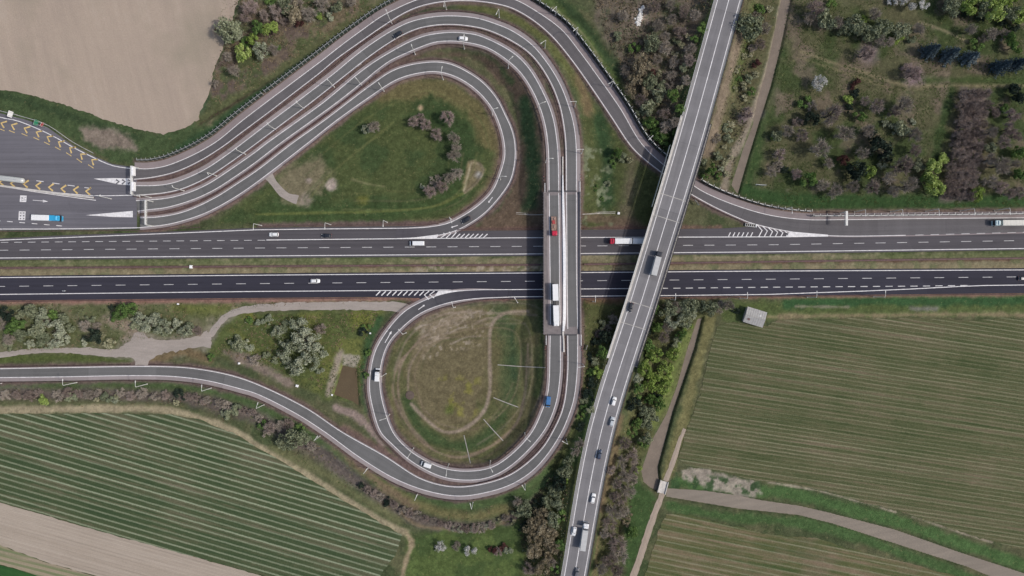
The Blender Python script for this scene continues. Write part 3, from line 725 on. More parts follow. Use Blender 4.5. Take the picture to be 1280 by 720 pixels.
# ------------------------------------------------------------------ roads
def sheet(name, poly, z, mat, parent=None, kind='structure', jitter=0.0, thick=0.5, step=None, sp=False):
    p = np.array(poly, float)
    if step:
        q = []
        for a, b in zip(p, np.roll(p, -1, 0)):
            n = max(1, int(np.linalg.norm(b - a) / step)); q += [a + (b - a) * t for t in np.arange(n) / n]
        p = np.array(q)
        if jitter: p = p + rng.normal(0, jitter, p.shape) + np.stack([np.interp(np.arange(len(p)), np.arange(0, len(p) + 6, 6), rng.normal(0, jitter * 1.6, len(np.arange(0, len(p) + 6, 6)))) for _ in (0, 1)], 1)
    v = [tuple(at(x, y, z)) for x, y in p]; n = len(v)
    bm = bmesh.new(); top = [bm.verts.new(q) for q in v]; low = [bm.verts.new((q[0], q[1], q[2] - thick)) for q in v]
    es = [bm.edges.new((top[i], top[(i + 1) % n])) for i in range(n)]
    bmesh.ops.triangle_fill(bm, use_beauty=True, edges=es)
    for i in range(n):
        bm.faces.new((top[i], low[i], low[(i + 1) % n], top[(i + 1) % n]))
    for f in bm.faces:
        f.normal_update()
        if abs(f.normal.z) > .5 and f.normal.z < 0: f.normal_flip()
    me = bpy.data.meshes.new(name); bm.to_mesh(me); bm.free()
    o = link(name, me, parent, mat)
    if kind and parent is None: o['kind'] = kind
    return o

up_top = [(-60, 298.5), (0, 298), (60, 295), (125, 292.5), (225, 288.8), (320, 284.8), (400, 283.5), (500, 282.8), (548, 282), (560, 288.6), (640, 288), (760, 287), (845, 286.2), (900, 285.6), (942, 283), (962, 277), (1000, 271.8), (1140, 270.5), (1340, 269)]
up_bot = [(1340, 312.2), (1280, 312.6), (960, 317.4), (640, 320.2), (320, 322.6), (0, 325), (-60, 325.6)]
ZU = ZL = 0.10
mw_up = sheet('motorway', up_top + up_bot, ZU, M['asphalt_upper'], step=12)
lo_top = [(-60, 345.2), (0, 344.8), (320, 341.7), (640, 339.3), (960, 336.6), (1280, 335.2), (1340, 334.8)]
lo_bot = [(1340, 365.8), (1280, 366.4), (960, 369.8), (847, 371.2), (760, 372), (680, 373.4), (600, 374.4), (552, 376), (530, 377.5), (524, 372.6), (460, 371.3), (320, 372.5), (0, 375.8), (-60, 376.5)]
mw_lo = sheet('motorway', lo_top + lo_bot, ZL, M['asphalt_lower'], step=12)
plaza = sheet('toll_plaza', [(-70, 124), (0, 141.5), (32, 149.5), (60, 159.5), (90, 181), (110, 192), (140, 205), (167, 209), (171, 210), (171, 286), (168, 286.2), (120, 287), (0, 288), (-70, 288.5)], 0.125, M['asphalt_plaza'])
verge_strip = None
roads = {}
M['asphalt_C'] = asphalt('asphalt_merging', RAMP_C, SHO_C, (rgb(60, 58, 66), C.L[-1] - 75, C.L[-1] - 15)); M['asphalt_D'] = asphalt('asphalt_leaving', RAMP_C, SHO_C, (rgb(78, 75, 79), D.L[-1] - 45, D.L[-1] - 8))
for key, s_, nm, mt in (('A', A_left, 'slip_road', 'asphalt_outer'), ('B', B, 'slip_road', 'asphalt_ramp'), ('C', C, 'slip_road', 'asphalt_C'), ('D', D, 'slip_road', 'asphalt_D'), ('OV', OV, 'overpass_road', 'asphalt_over')):
    o = link(nm, s_.mesh(nm, M[mt])); o['kind'] = 'structure'; roads[key] = o

# ------------------------------------------------------------------ markings (children of the road they are painted on)
class Paint(MB):
    def line(s, P, w, lift=0.012):
        P = np.asarray(P, float) + np.array([0, 0, lift])
        s.sweep(P, [(w / 2, 0), (-w / 2, 0)], closed=False)
    def px(s, pts, w, z, lift=0.012, sp=False, step=8):
        q = spline(pts, step) if sp else np.array(pts, float)
        s.line([at(x, y, z) for x, y in q], w, lift)
    def poly(s, pts, z, lift=0.012):
        s.add([at(x, y, z + lift) for x, y in pts], [tuple(range(len(pts)))])
def dashes(pb, x0, x1, per, ln, yf, z, w=0.24):
    x = x0
    while x < x1:
        pb.px([(x, yf(x)), (x + ln, yf(x + ln))], w, z); x += per
pi = lambda xs, ys: (lambda x: float(np.interp(x, xs, ys)))
for key, s_ in (('A', A_left), ('B', B), ('C', C), ('D', D)):
    pb = Paint(); pb.line(s_.p1, 0.29); pb.line(s_.p2[:s_.near(1137, 284) if key == 'A' else None], 0.29)
    pb.build('edge_line', M['line_paint'], roads[key])
pb = Paint()
for P_ in (OV.p1, OV.p2, (OV.p1 + OV.p2) / 2 + 0.0): pb.line(P_, 0.32)
pb.build('edge_line', M['line_paint'], roads['OV'])
# upper carriageway
yl = pi([-60, 0, 320, 640, 960, 1280, 1340], [322.9, 322.5, 320, 317.6, 314.8, 310.6, 309.8])
pb = Paint()
pb.px([(x, yl(x)) for x in range(-60, 1345, 20)], 0.33, ZU)
pb.px([(-60, 303), (0, 300.2), (125, 295.2), (225, 291.2), (320, 287.3), (400, 286.2), (495, 285.4)], 0.33, ZU)
pb.px([(333, 300), (495, 298.4), (640, 297.2), (845, 296.4), (985, 296), (1035, 295.2), (1137, 294.1)], 0.36, ZU)
pb.build('edge_line', M['line_paint'], mw_up)
pb = Paint()
dashes(pb, -29, 1330, 26.75, 12.5, pi([0, 320, 640, 960, 1340], [312.8, 310, 308, 306, 299.6]), ZU)
dashes(pb, -16, 325, 16.9, 9.6, pi([0, 320], [303, 300.3]), ZU)
dashes(pb, 1144, 1330, 19.2, 10.5, pi([1140, 1280, 1340], [293.9, 290.3, 288.8]), ZU + .05)
pb.build('lane_dash', M['dash_paint'], mw_up)
# lower carriageway
pb = Paint()
yl = pi([-60, 0, 320, 640, 960, 1280, 1340], [347.6, 347, 344, 341.4, 338.8, 337.4, 337])
pb.px([(x, yl(x)) for x in range(-60, 1345, 20)], 0.33, ZL)
pb.px([(-60, 368.6), (0, 368), (320, 364.3), (582, 362.4), (640, 362), (760, 360.9), (825, 360.4)], 0.33, ZL)
pb.px([(585, 374.4), (640, 371.1), (680, 370.8), (760, 370), (847, 369.3), (960, 368), (1080, 363.8), (1140, 361.2), (1200, 358), (1232, 356.8), (1280, 356.2), (1340, 355.6)], 0.33, ZL)
pb.build('edge_line', M['line_paint'], mw_lo)
pb = Paint()
dashes(pb, -36, 1330, 30.1, 12.2, pi([0, 320, 640, 960, 1280], [358, 354.5, 351.7, 349, 346]), ZL)
dashes(pb, 826, 1205, 15.6, 9, pi([820, 960, 1150, 1210], [360.5, 359, 357.6, 356.8]), ZL, 0.36)
pb.build('lane_dash', M['dash_paint'], mw_lo)

# hatched noses of the gores
gz = 0.16
pb = Paint()
pb.poly([(498, 298.6), (520, 296.6), (548, 293), (546, 297.9)], ZU, .075)
for i in range(7):
    x = 570 + i * 5.7; pb.px([(x + 5.2, 292.4), (x, 297.2)], 0.44, ZU, .075)
for i in range(3):
    x = 551 + i * 6.6; pb.px([(x, 297.4), (x + 6, 293.2 - i * 1.2), (x + 3.4 + i * .4, 291.4 - i * 1.6)], 0.44, ZU, .075)
pb.build('gore_marking', M['line_paint'], mw_up)
pb = Paint()
pb.poly([(984, 291), (990, 289.6), (1035, 293.4), (1035, 295.6), (984, 296.2)], ZU, .055)
for i in range(6):
    x = 910.5 + i * 5.55; pb.px([(x + 2.6, 290.5), (x, 295.6)], 0.42, ZU, .055)
for i in range(6):
    x = 946 + i * 7; pb.px([(x, 280.6 + i * 1.75), (x + 6.6 - i * .5, 288 + i * .7), (x + 2.5 - i * .1, 295.6)], 0.46, ZU, .055)
pb.build('gore_marking', M['line_paint'], mw_up)
pb = Paint()
pb.poly([(543, 370.4), (548, 363.6), (584, 362.7), (560, 366)], ZL, .075)
for i in range(9):
    x = 470 + i * 6.8; pb.px([(x, 369.4), (x + 5.5, 364)], 0.48, ZL)
for i in range(2):
    x = 530.5 + i * 6.6; pb.px([(x + 6, 363.8), (x, 368.6), (x + 5.6, 374.4 - i * 2.0)], 0.5, ZL, .075)
pb.build('gore_marking', M['line_paint'], mw_lo)
# toll plaza: white noses, yellow chevrons, lane boxes, arrow
pz = 0.125
pb = Paint()
pb.poly([(117, 223.3), (140, 222.6), (166, 223), (166, 231.8), (148, 230.4)], pz, .03)
pb.poly([(107, 269), (130, 266.8), (166, 263.6), (166, 271.6), (143, 271.2)], pz, .03)
pb.build('nose_marking', M['line_paint'], plaza)
pb = Paint()
for x in (145, 152.5, 160): pb.px([(x, 224.6), (x + 3.8, 227), (x, 230)], 0.75, pz, .04)
pb.build('nose_chevron', M['asphalt_plaza'], plaza)
pb = Paint()
ch = [(-10, 151, .3), (4, 155, .3), (17, 157.5, .3), (33, 161.5, .32), (48, 166.5, .35), (61.5, 172.5, .4), (75.5, 179, .45), (89.5, 186.5, .5), (103, 194.5, .55), (117, 201.5, .5)]
for x, y, r in ch:
    for j, sg in ((0, 1),):
        c, s2 = math.cos(r), math.sin(r)
        T = lambda u, v: (x + u * c - v * s2, y + u * s2 + v * c)
        pb.px([T(3.6, -4.6), T(-2.8, -.4), T(2.4, 4.4)], 0.72, pz, .02)
    pb.px([T(-4, 7), T(4, 7.6)], 0.3, pz, .02)
for x, y in ((-14, 226.5), (2, 228), (16, 229.6), (32, 230.4), (47.5, 232.5), (63.5, 234.5), (79, 236.3), (94.5, 237.8), (110, 239.4)):
    pb.px([(x + 3.8, y - 4.8), (x - 2.6, y - .4), (x + 2.6, y + 4.2)], 0.82, pz, .02)
pb.build('chevron_marking', M['yellow_paint'], plaza)
pb = Paint()
for x, y in ((50, 226.5), (70, 229.3), (89, 232), (110, 235)): pb.px([(x - 4.5, y - .6), (x + 4.5, y + .6)], 0.3, pz, .02)
dashes(pb, -22, 84, 15.4, 7, pi([0, 84], [276, 283]), pz, .3)
pb.px([(41, 250.2), (54, 251.2)], .22, pz, .02); pb.poly([(53.5, 249.6), (60, 251.9), (53.5, 253)], pz, .02)
pb.px([(-60, 142 - 20), (0, 146.5), (20, 150.5), (45, 160), (70, 172), (92, 184.5), (115, 196), (140, 206.8), (166, 211)], .34, pz, .02, True)
pb.px([(-60, 228), (0, 231.4), (45, 237.5), (87, 242.4), (120, 244.6), (166, 244)], .34, pz, .02, True)
pb.px([(-60, 229.5), (0, 233), (45, 240), (87, 246), (120, 250.4)], .3, pz, .02, True)
pb.px([(-60, 286.7), (0, 286.3), (62, 286.2), (120, 285.6), (176, 284.6)], .34, pz, .02, True)
pb.build('lane_marking', M['line_paint'], plaza)
def lane_box(x0, y0, x1, y1, cells):
    pb = Paint(); pb.poly([(x0, y0), (x1, y0 + .3), (x1 - .6, y1), (x0 - .6, y1 - .2)], pz, .02); pb.cur = 1
    for a, b, c, d in cells:
        w, h = x1 - x0, y1 - y0
        pb.poly([(x0 + a * w, y0 + b * h), (x0 + c * w, y0 + b * h), (x0 + c * w, y0 + d * h), (x0 + a * w, y0 + d * h)], pz, .032)
    pb.build('lane_panel', [M['line_paint'], M['asphalt_plaza']], plaza)
lane_box(25.2, 244.2, 33.4, 252.6, [(.18, .25, .36, .32), (.28, .32, .38, .5), (.18, .5, .34, .58), (.2, .7, .5, .76), (.55, .3, .62, .75), (.68, .3, .86, .36), (.66, .66, .85, .72)])
lane_box(23.6, 264, 32, 275.2, [(.14, .14, .38, .26), (.58, .14, .84, .26), (.14, .44, .36, .58), (.58, .44, .82, .58), (.14, .76, .36, .88), (.6, .76, .82, .88), (.44, .1, .48, .5)])
# white arrows on the slip roads
def arrow(key, px, py, dx, dy, ln=9.0, w=.3):
    s_ = dict(A=A_left, B=B, C=C, D=D)[key] if key in 'ABCD' else None
    z = s_.z[s_.near(px, py)]; n = math.hypot(dx, dy); dx, dy = dx / n, dy / n; pb = Paint()
    a = (px - dx * ln / 2, py - dy * ln / 2); e = (px + dx * ln * .25, py + dy * ln * .25)
    pb.px([a, e], w, z, .015)
    h = ln * .25; pb.poly([(e[0] + dy * 1.5, e[1] - dx * 1.5), (e[0] + dx * h, e[1] + dy * h), (e[0] - dy * 1.5, e[1] + dx * 1.5)], z, .02)
    pb.build('arrow_marking', M['line_paint'], roads[key])
arrow('C', 485.5, 421, .5, -.87, 17, .35); arrow('C', 527, 384, .8, -.6, 10); arrow('D', 613, 250, -.6, .8, 9); arrow('D', 568, 283, -.95, .3, 9)
pb = Paint(); pb.px([(513, 291.2), (528, 290.6)], .28, ZU); pb.poly([(513.5, 289.8), (507, 291.5), (513.5, 292.8)], ZU); pb.build('arrow_marking', M['line_paint'], mw_up)

# ------------------------------------------------------------------ fields, canals, tracks
def field_mat(name, deg, stops, per, wob=0.25, streak=(0.03, 0.55), fine=0.5, patch=None, line=None, gap=0.5, rv=0.2):
    """rows along a direction; line = (colour, width share) bare strips between the rows"""
    m, nt, b = new_mat(name)
    r = coords(nt, 'Object', (1, 1, 1), math.radians(deg)); sx = nt.nodes.new('ShaderNodeSeparateXYZ'); nt.links.new(r, sx.inputs[0])
    o = coords(nt)
    st = noise(nt, coords(nt, 'Object', (streak[0], streak[1], 1), math.radians(deg)), 1.0, 4, 0.62)
    # mapping applies scale before rotation, so rotate first through a second mapping
    mp = nt.nodes.new('ShaderNodeMapping'); mp.inputs['Scale'].default_value = (streak[0], streak[1], 1); nt.links.new(r, mp.inputs[0])
    nt.links.new(mp.outputs[0], st.node.inputs['Vector'])
    big = noise(nt, o, 0.035, 3); f = noise(nt, o, 1.4, 5, 0.75); md = noise(nt, o, 0.3, 4, 0.7)
    v = math_(nt, 'MULTIPLY_ADD', st, 0.62, math_(nt, 'MULTIPLY', md, 0.22)); v = math_(nt, 'MULTIPLY_ADD', big, 0.3, math_(nt, 'SUBTRACT', v, 0.07))
    c = ramp(nt, v, stops)
    if patch:
        c = mixc(nt, math_(nt, 'MULTIPLY', ramp(nt, noise(nt, o, patch[1], 3), [(0.5, (0, 0, 0)), (0.68, (1, 1, 1))]), patch[2]), c, patch[0])
    if line:
        y = math_(nt, 'MULTIPLY_ADD', md, wob, sx.outputs[1])
        fr = math_(nt, 'FRACT', math_(nt, 'DIVIDE', y, per))
        d = math_(nt, 'ABSOLUTE', math_(nt, 'SUBTRACT', fr, 0.5))
        tn = math_(nt, 'MULTIPLY_ADD', f, 0.10, line[1] * 0.5 - 0.05)
        on = math_(nt, 'SUBTRACT', 1.0, math_(nt, 'SMOOTH_MIN', 1.0, math_(nt, 'MAXIMUM', math_(nt, 'MULTIPLY', math_(nt, 'SUBTRACT', d, tn), 12.0), 0.0), 0.05))
        brk = ramp(nt, noise(nt, mp.outputs[0], 0.6, 4, 0.8), [(gap - .12, (0.15,) * 3), (gap + .08, (1, 1, 1))])
        wn = nt.nodes.new('ShaderNodeTexWhiteNoise'); wn.noise_dimensions = '1D'; nt.links.new(math_(nt, 'FLOOR', math_(nt, 'DIVIDE', y, per)), wn.inputs['W'])
        rowv = wn.outputs['Value']
        on = math_(nt, 'MULTIPLY', math_(nt, 'MAXIMUM', on, 0.0), math_(nt, 'MULTIPLY', brk, math_(nt, 'MULTIPLY_ADD', rowv, line[2] * .6, line[2] * .5)))
        wb = nt.nodes.new('ShaderNodeTexWhiteNoise'); wb.noise_dimensions = '1D'; nt.links.new(math_(nt, 'FLOOR', math_(nt, 'ADD', math_(nt, 'DIVIDE', y, per), .5)), wb.inputs['W'])
        c = ramp(nt, math_(nt, 'MULTIPLY_ADD', wb.outputs['Value'], rv, math_(nt, 'SUBTRACT', v, rv / 2)), stops)
        if patch: c = mixc(nt, math_(nt, 'MULTIPLY', ramp(nt, noise(nt, o, patch[1], 3), [(0.5, (0, 0, 0)), (0.68, (1, 1, 1))]), patch[2]), c, patch[0])
        # wheel ruts in some of the alleys
        rut = math_(nt, 'MULTIPLY', math_(nt, 'LESS_THAN', math_(nt, 'ABSOLUTE', math_(nt, 'SUBTRACT', math_(nt, 'ABSOLUTE', math_(nt, 'SUBTRACT', d, .5)), .22)), .05), math_(nt, 'GREATER_THAN', wb.outputs['Value'], .72))
        c = mixc(nt, math_(nt, 'MULTIPLY', rut, .35), c, rgb(118, 106, 90))
        c = mixc(nt, on, c, line[0])
    vv = math_(nt, 'MULTIPLY_ADD', f, fine * 2, 1 - fine)
    cb = nt.nodes.new('ShaderNodeCombineColor')
    for i in range(3): nt.links.new(vv, cb.inputs[i])
    nt.links.new(mixc(nt, 1.0, c, cb.outputs[0], 'MULTIPLY'), b.inputs['Base Color'])
    b.inputs['Roughness'].default_value = 1.0; b.inputs['Specular IOR Level'].default_value = 0.1
    bp = nt.nodes.new('ShaderNodeBump'); bp.inputs['Strength'].default_value = 0.6; bp.inputs['Distance'].default_value = 0.2
    nt.links.new(f, bp.inputs['Height']); nt.links.new(bp.outputs[0], b.inputs['Normal'])
    return m
M['bare_soil'] = field_mat('bare_soil', 75, [(0.3, rgb(152, 138, 125)), (0.55, rgb(162, 147, 132)), (0.75, rgb(168, 154, 140))], 3, streak=(.02, .25), fine=.22, patch=(rgb(144, 134, 118), .03, .75))
M['vine_rows'] = field_mat('vine_rows', 16.2, [(0.34, rgb(56, 71, 47)), (0.48, rgb(67, 78, 53)), (0.58, rgb(84, 86, 64)), (0.74, rgb(108, 102, 85))], 2.56, .4, (.03, .5), .55, None, (rgb(136, 143, 118), .20, .88), .38, .11)
M['stubble'] = field_mat('stubble', 15.5, [(0.3, rgb(150, 138, 124)), (0.55, rgb(162, 150, 136)), (0.8, rgb(170, 158, 144))], 1.6, .3, (.03, .6), .22, None, (rgb(112, 102, 92), .16, .55), .56)
M['crop_east'] = field_mat('crop_east', 8.6, [(0.34, rgb(60, 70, 43)), (0.43, rgb(74, 80, 53)), (0.53, rgb(87, 87, 62)), (0.63, rgb(101, 93, 73)), (0.76, rgb(130, 116, 99))], 1.75, .6, (.03, 1.15), .66, (rgb(72, 80, 52), .03, .35), (rgb(132, 130, 105), .22, .62), .48, .09)
M['crop_south'] = field_mat('crop_south', 11.5, [(0.34, rgb(64, 78, 46)), (0.48, rgb(86, 88, 58)), (0.58, rgb(104, 96, 72)), (0.7, rgb(124, 108, 90))], 2.5, .45, (.03, .5), .58, (rgb(122, 104, 90), .04, .5), (rgb(134, 132, 108), .18, .7), .5)
M['crop_strip'] = field_mat('crop_strip', 14, [(0.35, rgb(128, 124, 96)), (0.55, rgb(146, 134, 114)), (0.75, rgb(112, 116, 84))], 2.5, .3, (.02, .5), .25, None, (rgb(100, 112, 78), .35, .8), .4)
M['young_crop'] = field_mat('young_crop', 14, [(0.35, rgb(40, 74, 40)), (0.6, rgb(52, 86, 46))], 2.5, .3, (.02, .5), .3)
M['canal_mud'] = field_mat('canal_mud', -20, [(0.3, rgb(112, 102, 92)), (0.55, rgb(124, 113, 102)), (0.75, rgb(136, 124, 112))], 3, streak=(.25, .25), fine=.12)
M['canal_dry'] = field_mat('canal_dry', -10, [(0.3, rgb(120, 112, 102)), (0.55, rgb(131, 122, 111)), (0.75, rgb(141, 131, 119))], 3, streak=(.05, .5), fine=.12)
M['gravel'] = field_mat('gravel', 0, [(0.3, rgb(140, 132, 124)), (0.55, rgb(154, 145, 137)), (0.75, rgb(166, 156, 148))], 3, streak=(.1, .6), fine=.25)
M['dirt'] = field_mat('dirt', 73, [(0.3, rgb(146, 132, 118)), (0.55, rgb(158, 144, 130)), (0.75, rgb(166, 152, 136))], 3, streak=(.06, 1.4), fine=.25)
M['pond'] = field_mat('pond', 0, [(0.3, rgb(86, 74, 58)), (0.6, rgb(94, 82, 64))], 3, streak=(.2, .2), fine=.06)
sheet('bare_field', [(-90, -60), (305, -60), (297, 0), (288, 34), (279, 60), (268, 90), (259, 122), (248, 149), (228, 162), (205, 168), (170, 161), (130, 149), (90, 135), (50, 122), (20, 115), (0, 112), (-90, 96)], 0.06, M['bare_soil'], jitter=.6, step=3)
sheet('crop_field', [(-90, 520), (0, 518), (60, 517), (130, 517), (205, 519), (250, 525), (290, 541), (330, 563), (365, 584), (400, 607), (440, 631), (480, 656), (503, 669), (497, 690), (488, 702), (480, 712), (472, 724), (455, 756.5), (440, 752), (330, 720.3), (160, 673.2), (0, 627.7), (-90, 602)], 0.06, M['vine_rows'], jitter=.4, step=5)
sheet('stubble_field', [(-90, 602.8), (0, 628.3), (160, 673.8), (330, 720.8), (439, 752), (430, 790), (200, 790), (122, 721), (60, 703), (0, 681), (-90, 655)], 0.063, M['stubble'], jitter=.3, step=5)
sheet('crop_field', [(-90, 655.6), (0, 681.6), (60, 703.6), (121, 721.6), (198, 790), (90, 790), (52, 721), (20, 711), (0, 706), (-90, 685)], 0.06, M['crop_strip'], jitter=.3, step=5)
sheet('crop_field', [(-90, 685.6), (0, 706.6), (20, 711.6), (51, 721.6), (88, 790), (-90, 790)], 0.06, M['young_crop'], jitter=.3, step=5)
sheet('crop_field', [(897, 408), (915, 404), (960, 407), (975, 399.5), (1060, 398), (1280, 398.5), (1370, 399), (1370, 722), (1280, 689), (1205, 666), (1120, 638), (1070, 624.5), (1020, 610.5), (1000, 606.5), (944, 599), (889, 587), (858, 582), (848, 572), (853, 556), (862, 528), (870, 505), (877, 482), (885.5, 449)], 0.06, M['crop_east'], jitter=.6, step=4)
sheet('crop_field', [(834, 641), (867, 646), (911, 656), (955, 668), (1020, 672), (1085, 692), (1185, 718), (1250, 740), (1350, 790), (790, 790), (798, 745), (808, 716), (815, 692), (824, 664)], 0.06, M['crop_south'], jitter=.6, step=4)
def bed(name, poly, z, mat, grow=2.0):
    p = np.array(poly, float); c = p.mean(0)
    t = np.roll(p, -1, 0) - np.roll(p, 1, 0); nrm = np.stack([t[:, 1], -t[:, 0]], 1); nrm /= np.linalg.norm(nrm, axis=1)[:, None]
    a = 0.5 * np.sum(p[:, 0] * np.roll(p[:, 1], -1) - np.roll(p[:, 0], -1) * p[:, 1])
    return sheet(name, p + nrm * (grow if a > 0 else -grow), z, mat, thick=.3)
bed('canal', canal_north, -0.93, M['canal_mud'], 1.0); bed('canal', canal_mid, -1.42, M['canal_mud'], 1.0); bed('canal', canal_east, -0.8, M['canal_dry'], .2)
bed('pond', pond_poly, -0.75, M['pond'], .8)
def track(name, pts, mat, lift=0.04, jit=.25):
    q = spline([p[:2] for p in pts], 4); w = np.interp(np.linspace(0, 1, len(q)), np.linspace(0, 1, len(pts)), [p[2] for p in pts])
    T = np.gradient(q, axis=0); T /= np.linalg.norm(T, axis=1)[:, None]; n = np.stack([T[:, 1], -T[:, 0]], 1)
    v = []; f = []
    for i in range(len(q)):
        h = w[i] / 2
        for k in (-1.0, -.5, 0, .5, 1.0):
            p = q[i] + n[i] * h * k + (rng.normal(0, jit, 2) if abs(k) == 1 else 0)
            g_ = on_ground(*p); v.append((g_[0], g_[1], max(g_[2], -0.05) + lift + (0.02 if abs(k) < .9 else 0) + (0.06 if k == 0 else 0)))
    for i in range(len(q) - 1):
        for k in range(4): f.append((i * 5 + k, i * 5 + k + 1, (i + 1) * 5 + k + 1, (i + 1) * 5 + k))
    me = bpy.data.meshes.new(name); me.from_pydata(v, [], f); o = link(name, me, None, mat); o['kind'] = 'structure'
    return o
track('gravel_track', [(-60, 450, 7), (0, 444, 7), (40, 439, 6), (100, 438.5, 6), (140, 441.5, 6), (165, 440, 9), (182, 435, 10), (205, 430, 9), (240, 428, 9), (259, 422, 8), (268, 412, 7), (280, 398, 9), (300, 388.5, 9), (340, 384, 10), (400, 382.5, 10), (470, 382.5, 10), (496, 383.5, 11), (513, 389, 14)], M['gravel'], .04, .45)
sheet('gravel_track', [(136, 441), (150, 434), (161, 428), (166, 420), (170, 415), (177, 414), (186, 422), (200, 425), (230, 423), (250, 420), (258, 414), (266, 424), (264, 436), (240, 435), (218, 437), (205, 441), (195, 447), (186, 453), (184, 458), (167, 458), (165, 450), (150, 446), (137, 445)], .075, M['gravel'], jitter=.7, step=3, thick=.2)
track('gravel_track', [(331, 213, 18), (338, 223, 8), (348, 236, 9), (358, 245, 9), (372, 250, 12)], M['gravel'])
track('dirt_track', [(856, 536, 4), (850, 550, 5), (845, 566, 6.5), (838, 586, 6.5), (832, 601, 6.5)], M['dirt'])
track('dirt_track', [(828.5, 616, 7), (822, 632, 7.5), (814, 654, 8), (806, 678, 8), (798, 703, 8.5), (790, 724, 8.5), (772, 775, 8.5)], M['dirt'])

# ------------------------------------------------------------------ bridges
def px_path(pts, z, step=6): return np.array([at(x, y, z) for x, y in spline(pts, step)])
rb = empty('ramp_bridge', tuple(at(703, 330, 0)))
tag(rb, 'concrete ramp bridge carrying two slip roads straight across the motorway', 'bridge')
inv = lambda e, P: np.asarray(P) - np.array(e.location)
def sub(e, name, fn, mat):
    mb = MB(); fn(mb)
    mb.v = [tuple(np.array(q) - np.array(e.location)) for q in mb.v]
    return mb.build(name, mat, e)
zd = 7.5
cpath = [at(702.5, y, zd) for y in np.linspace(240, 418, 20)]
sub(rb, 'deck', lambda m: m.sweep(cpath, [(7.75, 0.08), (7.75, -.55), (5.2, -1.5), (-5.2, -1.5), (-7.75, -.55), (-7.75, .08)]), M['deck_edge'])
for off in (8.0, -8.0):
    sub(rb, 'parapet', lambda m: (m.sweep([np.array(p) + np.array([0, 0, .0]) for p in cpath], [(off + .22, -.5), (off + .22, 1.1), (off - .22, 1.1), (off - .22, -.5)]),
        [m.box((cpath[0][0] + (-(off) - math.copysign(.42, off)), y_, zd + .2), (.35, .14, 1.5)) for y_ in np.arange(cpath[-1][1] + .5, cpath[0][1], 1.35)]), M['deck_edge'])
for yy in (281, 329, 380):
    sub(rb, 'pier', lambda m: (m.box((at(703, yy)[0], at(703, yy)[1], 2.6), (9.5, 1.1, 6.9)), m.box((at(703, yy)[0], at(703, yy)[1], 5.75), (11.5, 1.4, .8))), M['concrete'])
for yy in (243, 414.5):
    sub(rb, 'abutment', lambda m: m.box((at(703, yy)[0], at(703, yy)[1], 2.5), (15.2, 1.6, 6.9)), M['concrete'])
for yy in (239, 418.6):
    sub(rb, 'expansion_joint', lambda m: m.box((at(703, yy, zd)[0], at(703, yy, zd)[1], zd + .155), (12.6, .55, .05)), M['dark_joint'])
# white divider between the two carriageways on the bridge
md = empty('median_divider', tuple(at(704.5, 330, zd)))
tag(md, 'long white raised divider between the two roads on the ramp bridge', 'road divider')
L_ = spline([(702.6, 219), (702.4, 240), (702.6, 270), (703.2, 320), (703.4, 360), (703.2, 400), (702.6, 414)], 5)
R_ = spline([(704.2, 219), (704.8, 240), (706.0, 270), (707.4, 320), (707.4, 360), (707.2, 400), (705.4, 414)], 5)
def divi(m):
    R = []
    for a, b in zip(L_, R_):
        a = at(*a, zd); b = at(*b, zd); c = (a + b) / 2
        R.append([a + (0, 0, .1), (a * .75 + c * .25) + (0, 0, .75), (b * .75 + c * .25) + (0, 0, .85), b + (0, 0, .1)])
    m.rings(R)
sub(md, 'cover', divi, M['white_paint'])
sub(md, 'end_kerb', lambda m: m.sweep(px_path([(703.6, 414.6), (704.6, 428), (704.8, 440)], zd + .1), [(.4, 0), (.3, .5), (-.3, .5), (-.4, 0)]), M['pale_concrete'])
sub(md, 'end_kerb', lambda m: m.sweep(px_path([(703.4, 196), (703.4, 208), (703.4, 218.6)], 7.2), [(.3, 0), (.22, .5), (-.22, .5), (-.3, 0)]), M['pale_concrete'])
# the overpass
ov = empty('overpass_bridge', tuple(at(806, 330, 0)))
tag(ov, 'long diagonal concrete overpass crossing high above the motorway', 'bridge')
seg = (OV.c_px[:, 1] > 148) & (OV.c_px[:, 1] < 456); oc = OV.c[seg]
hw = OV.w.mean() / 2 + 1.3
sub(ov, 'deck', lambda m: m.sweep(oc, [(hw + 1.0, -.02), (hw + 1.0, -.5), (hw - 1.6, -1.7), (-hw + 1.6, -1.7), (-hw - 1.0, -.5), (-hw - 1.0, -.02)]), M['concrete'])
for sg in (1, -1):
    o1 = sg * (hw + .35); o2 = sg * (hw + 1.0)
    sub(ov, 'kerb', lambda m: m.sweep(oc, [(o1 + .33, -.02), (o1 + .33, .16), (o1 - .33, .16), (o1 - .33, -.02)]), M['pale_concrete'] if sg == -1 else M['deck_edge'])
    def rail_(m, o2=o2):
        for zz in (.55, 1.05): m.sweep(oc, [(o2 + .12, zz), (o2 + .12, zz + .13), (o2 - .12, zz + .13), (o2 - .12, zz)])
    sub(ov, 'railing', rail_, M['chassis'] if sg == 1 else M['galv'])
    dirn = np.gradient(oc[:, :2], axis=0); dirn /= np.linalg.norm(dirn, axis=1)[:, None]
    pr = None
    for i in range(0, len(oc), 2):
        p = oc[i] + np.array([-dirn[i, 1], dirn[i, 0], 0]) * o2
        if pr is None:
            mb = MB(); mb.box((0, 0, .6), (.14, .14, 1.2)); pr = mb.mesh('railing_post', M['rust' if sg == 1 else 'galv'])
        q = link('railing_post', pr, ov); q.location = p - np.array(ov.location)
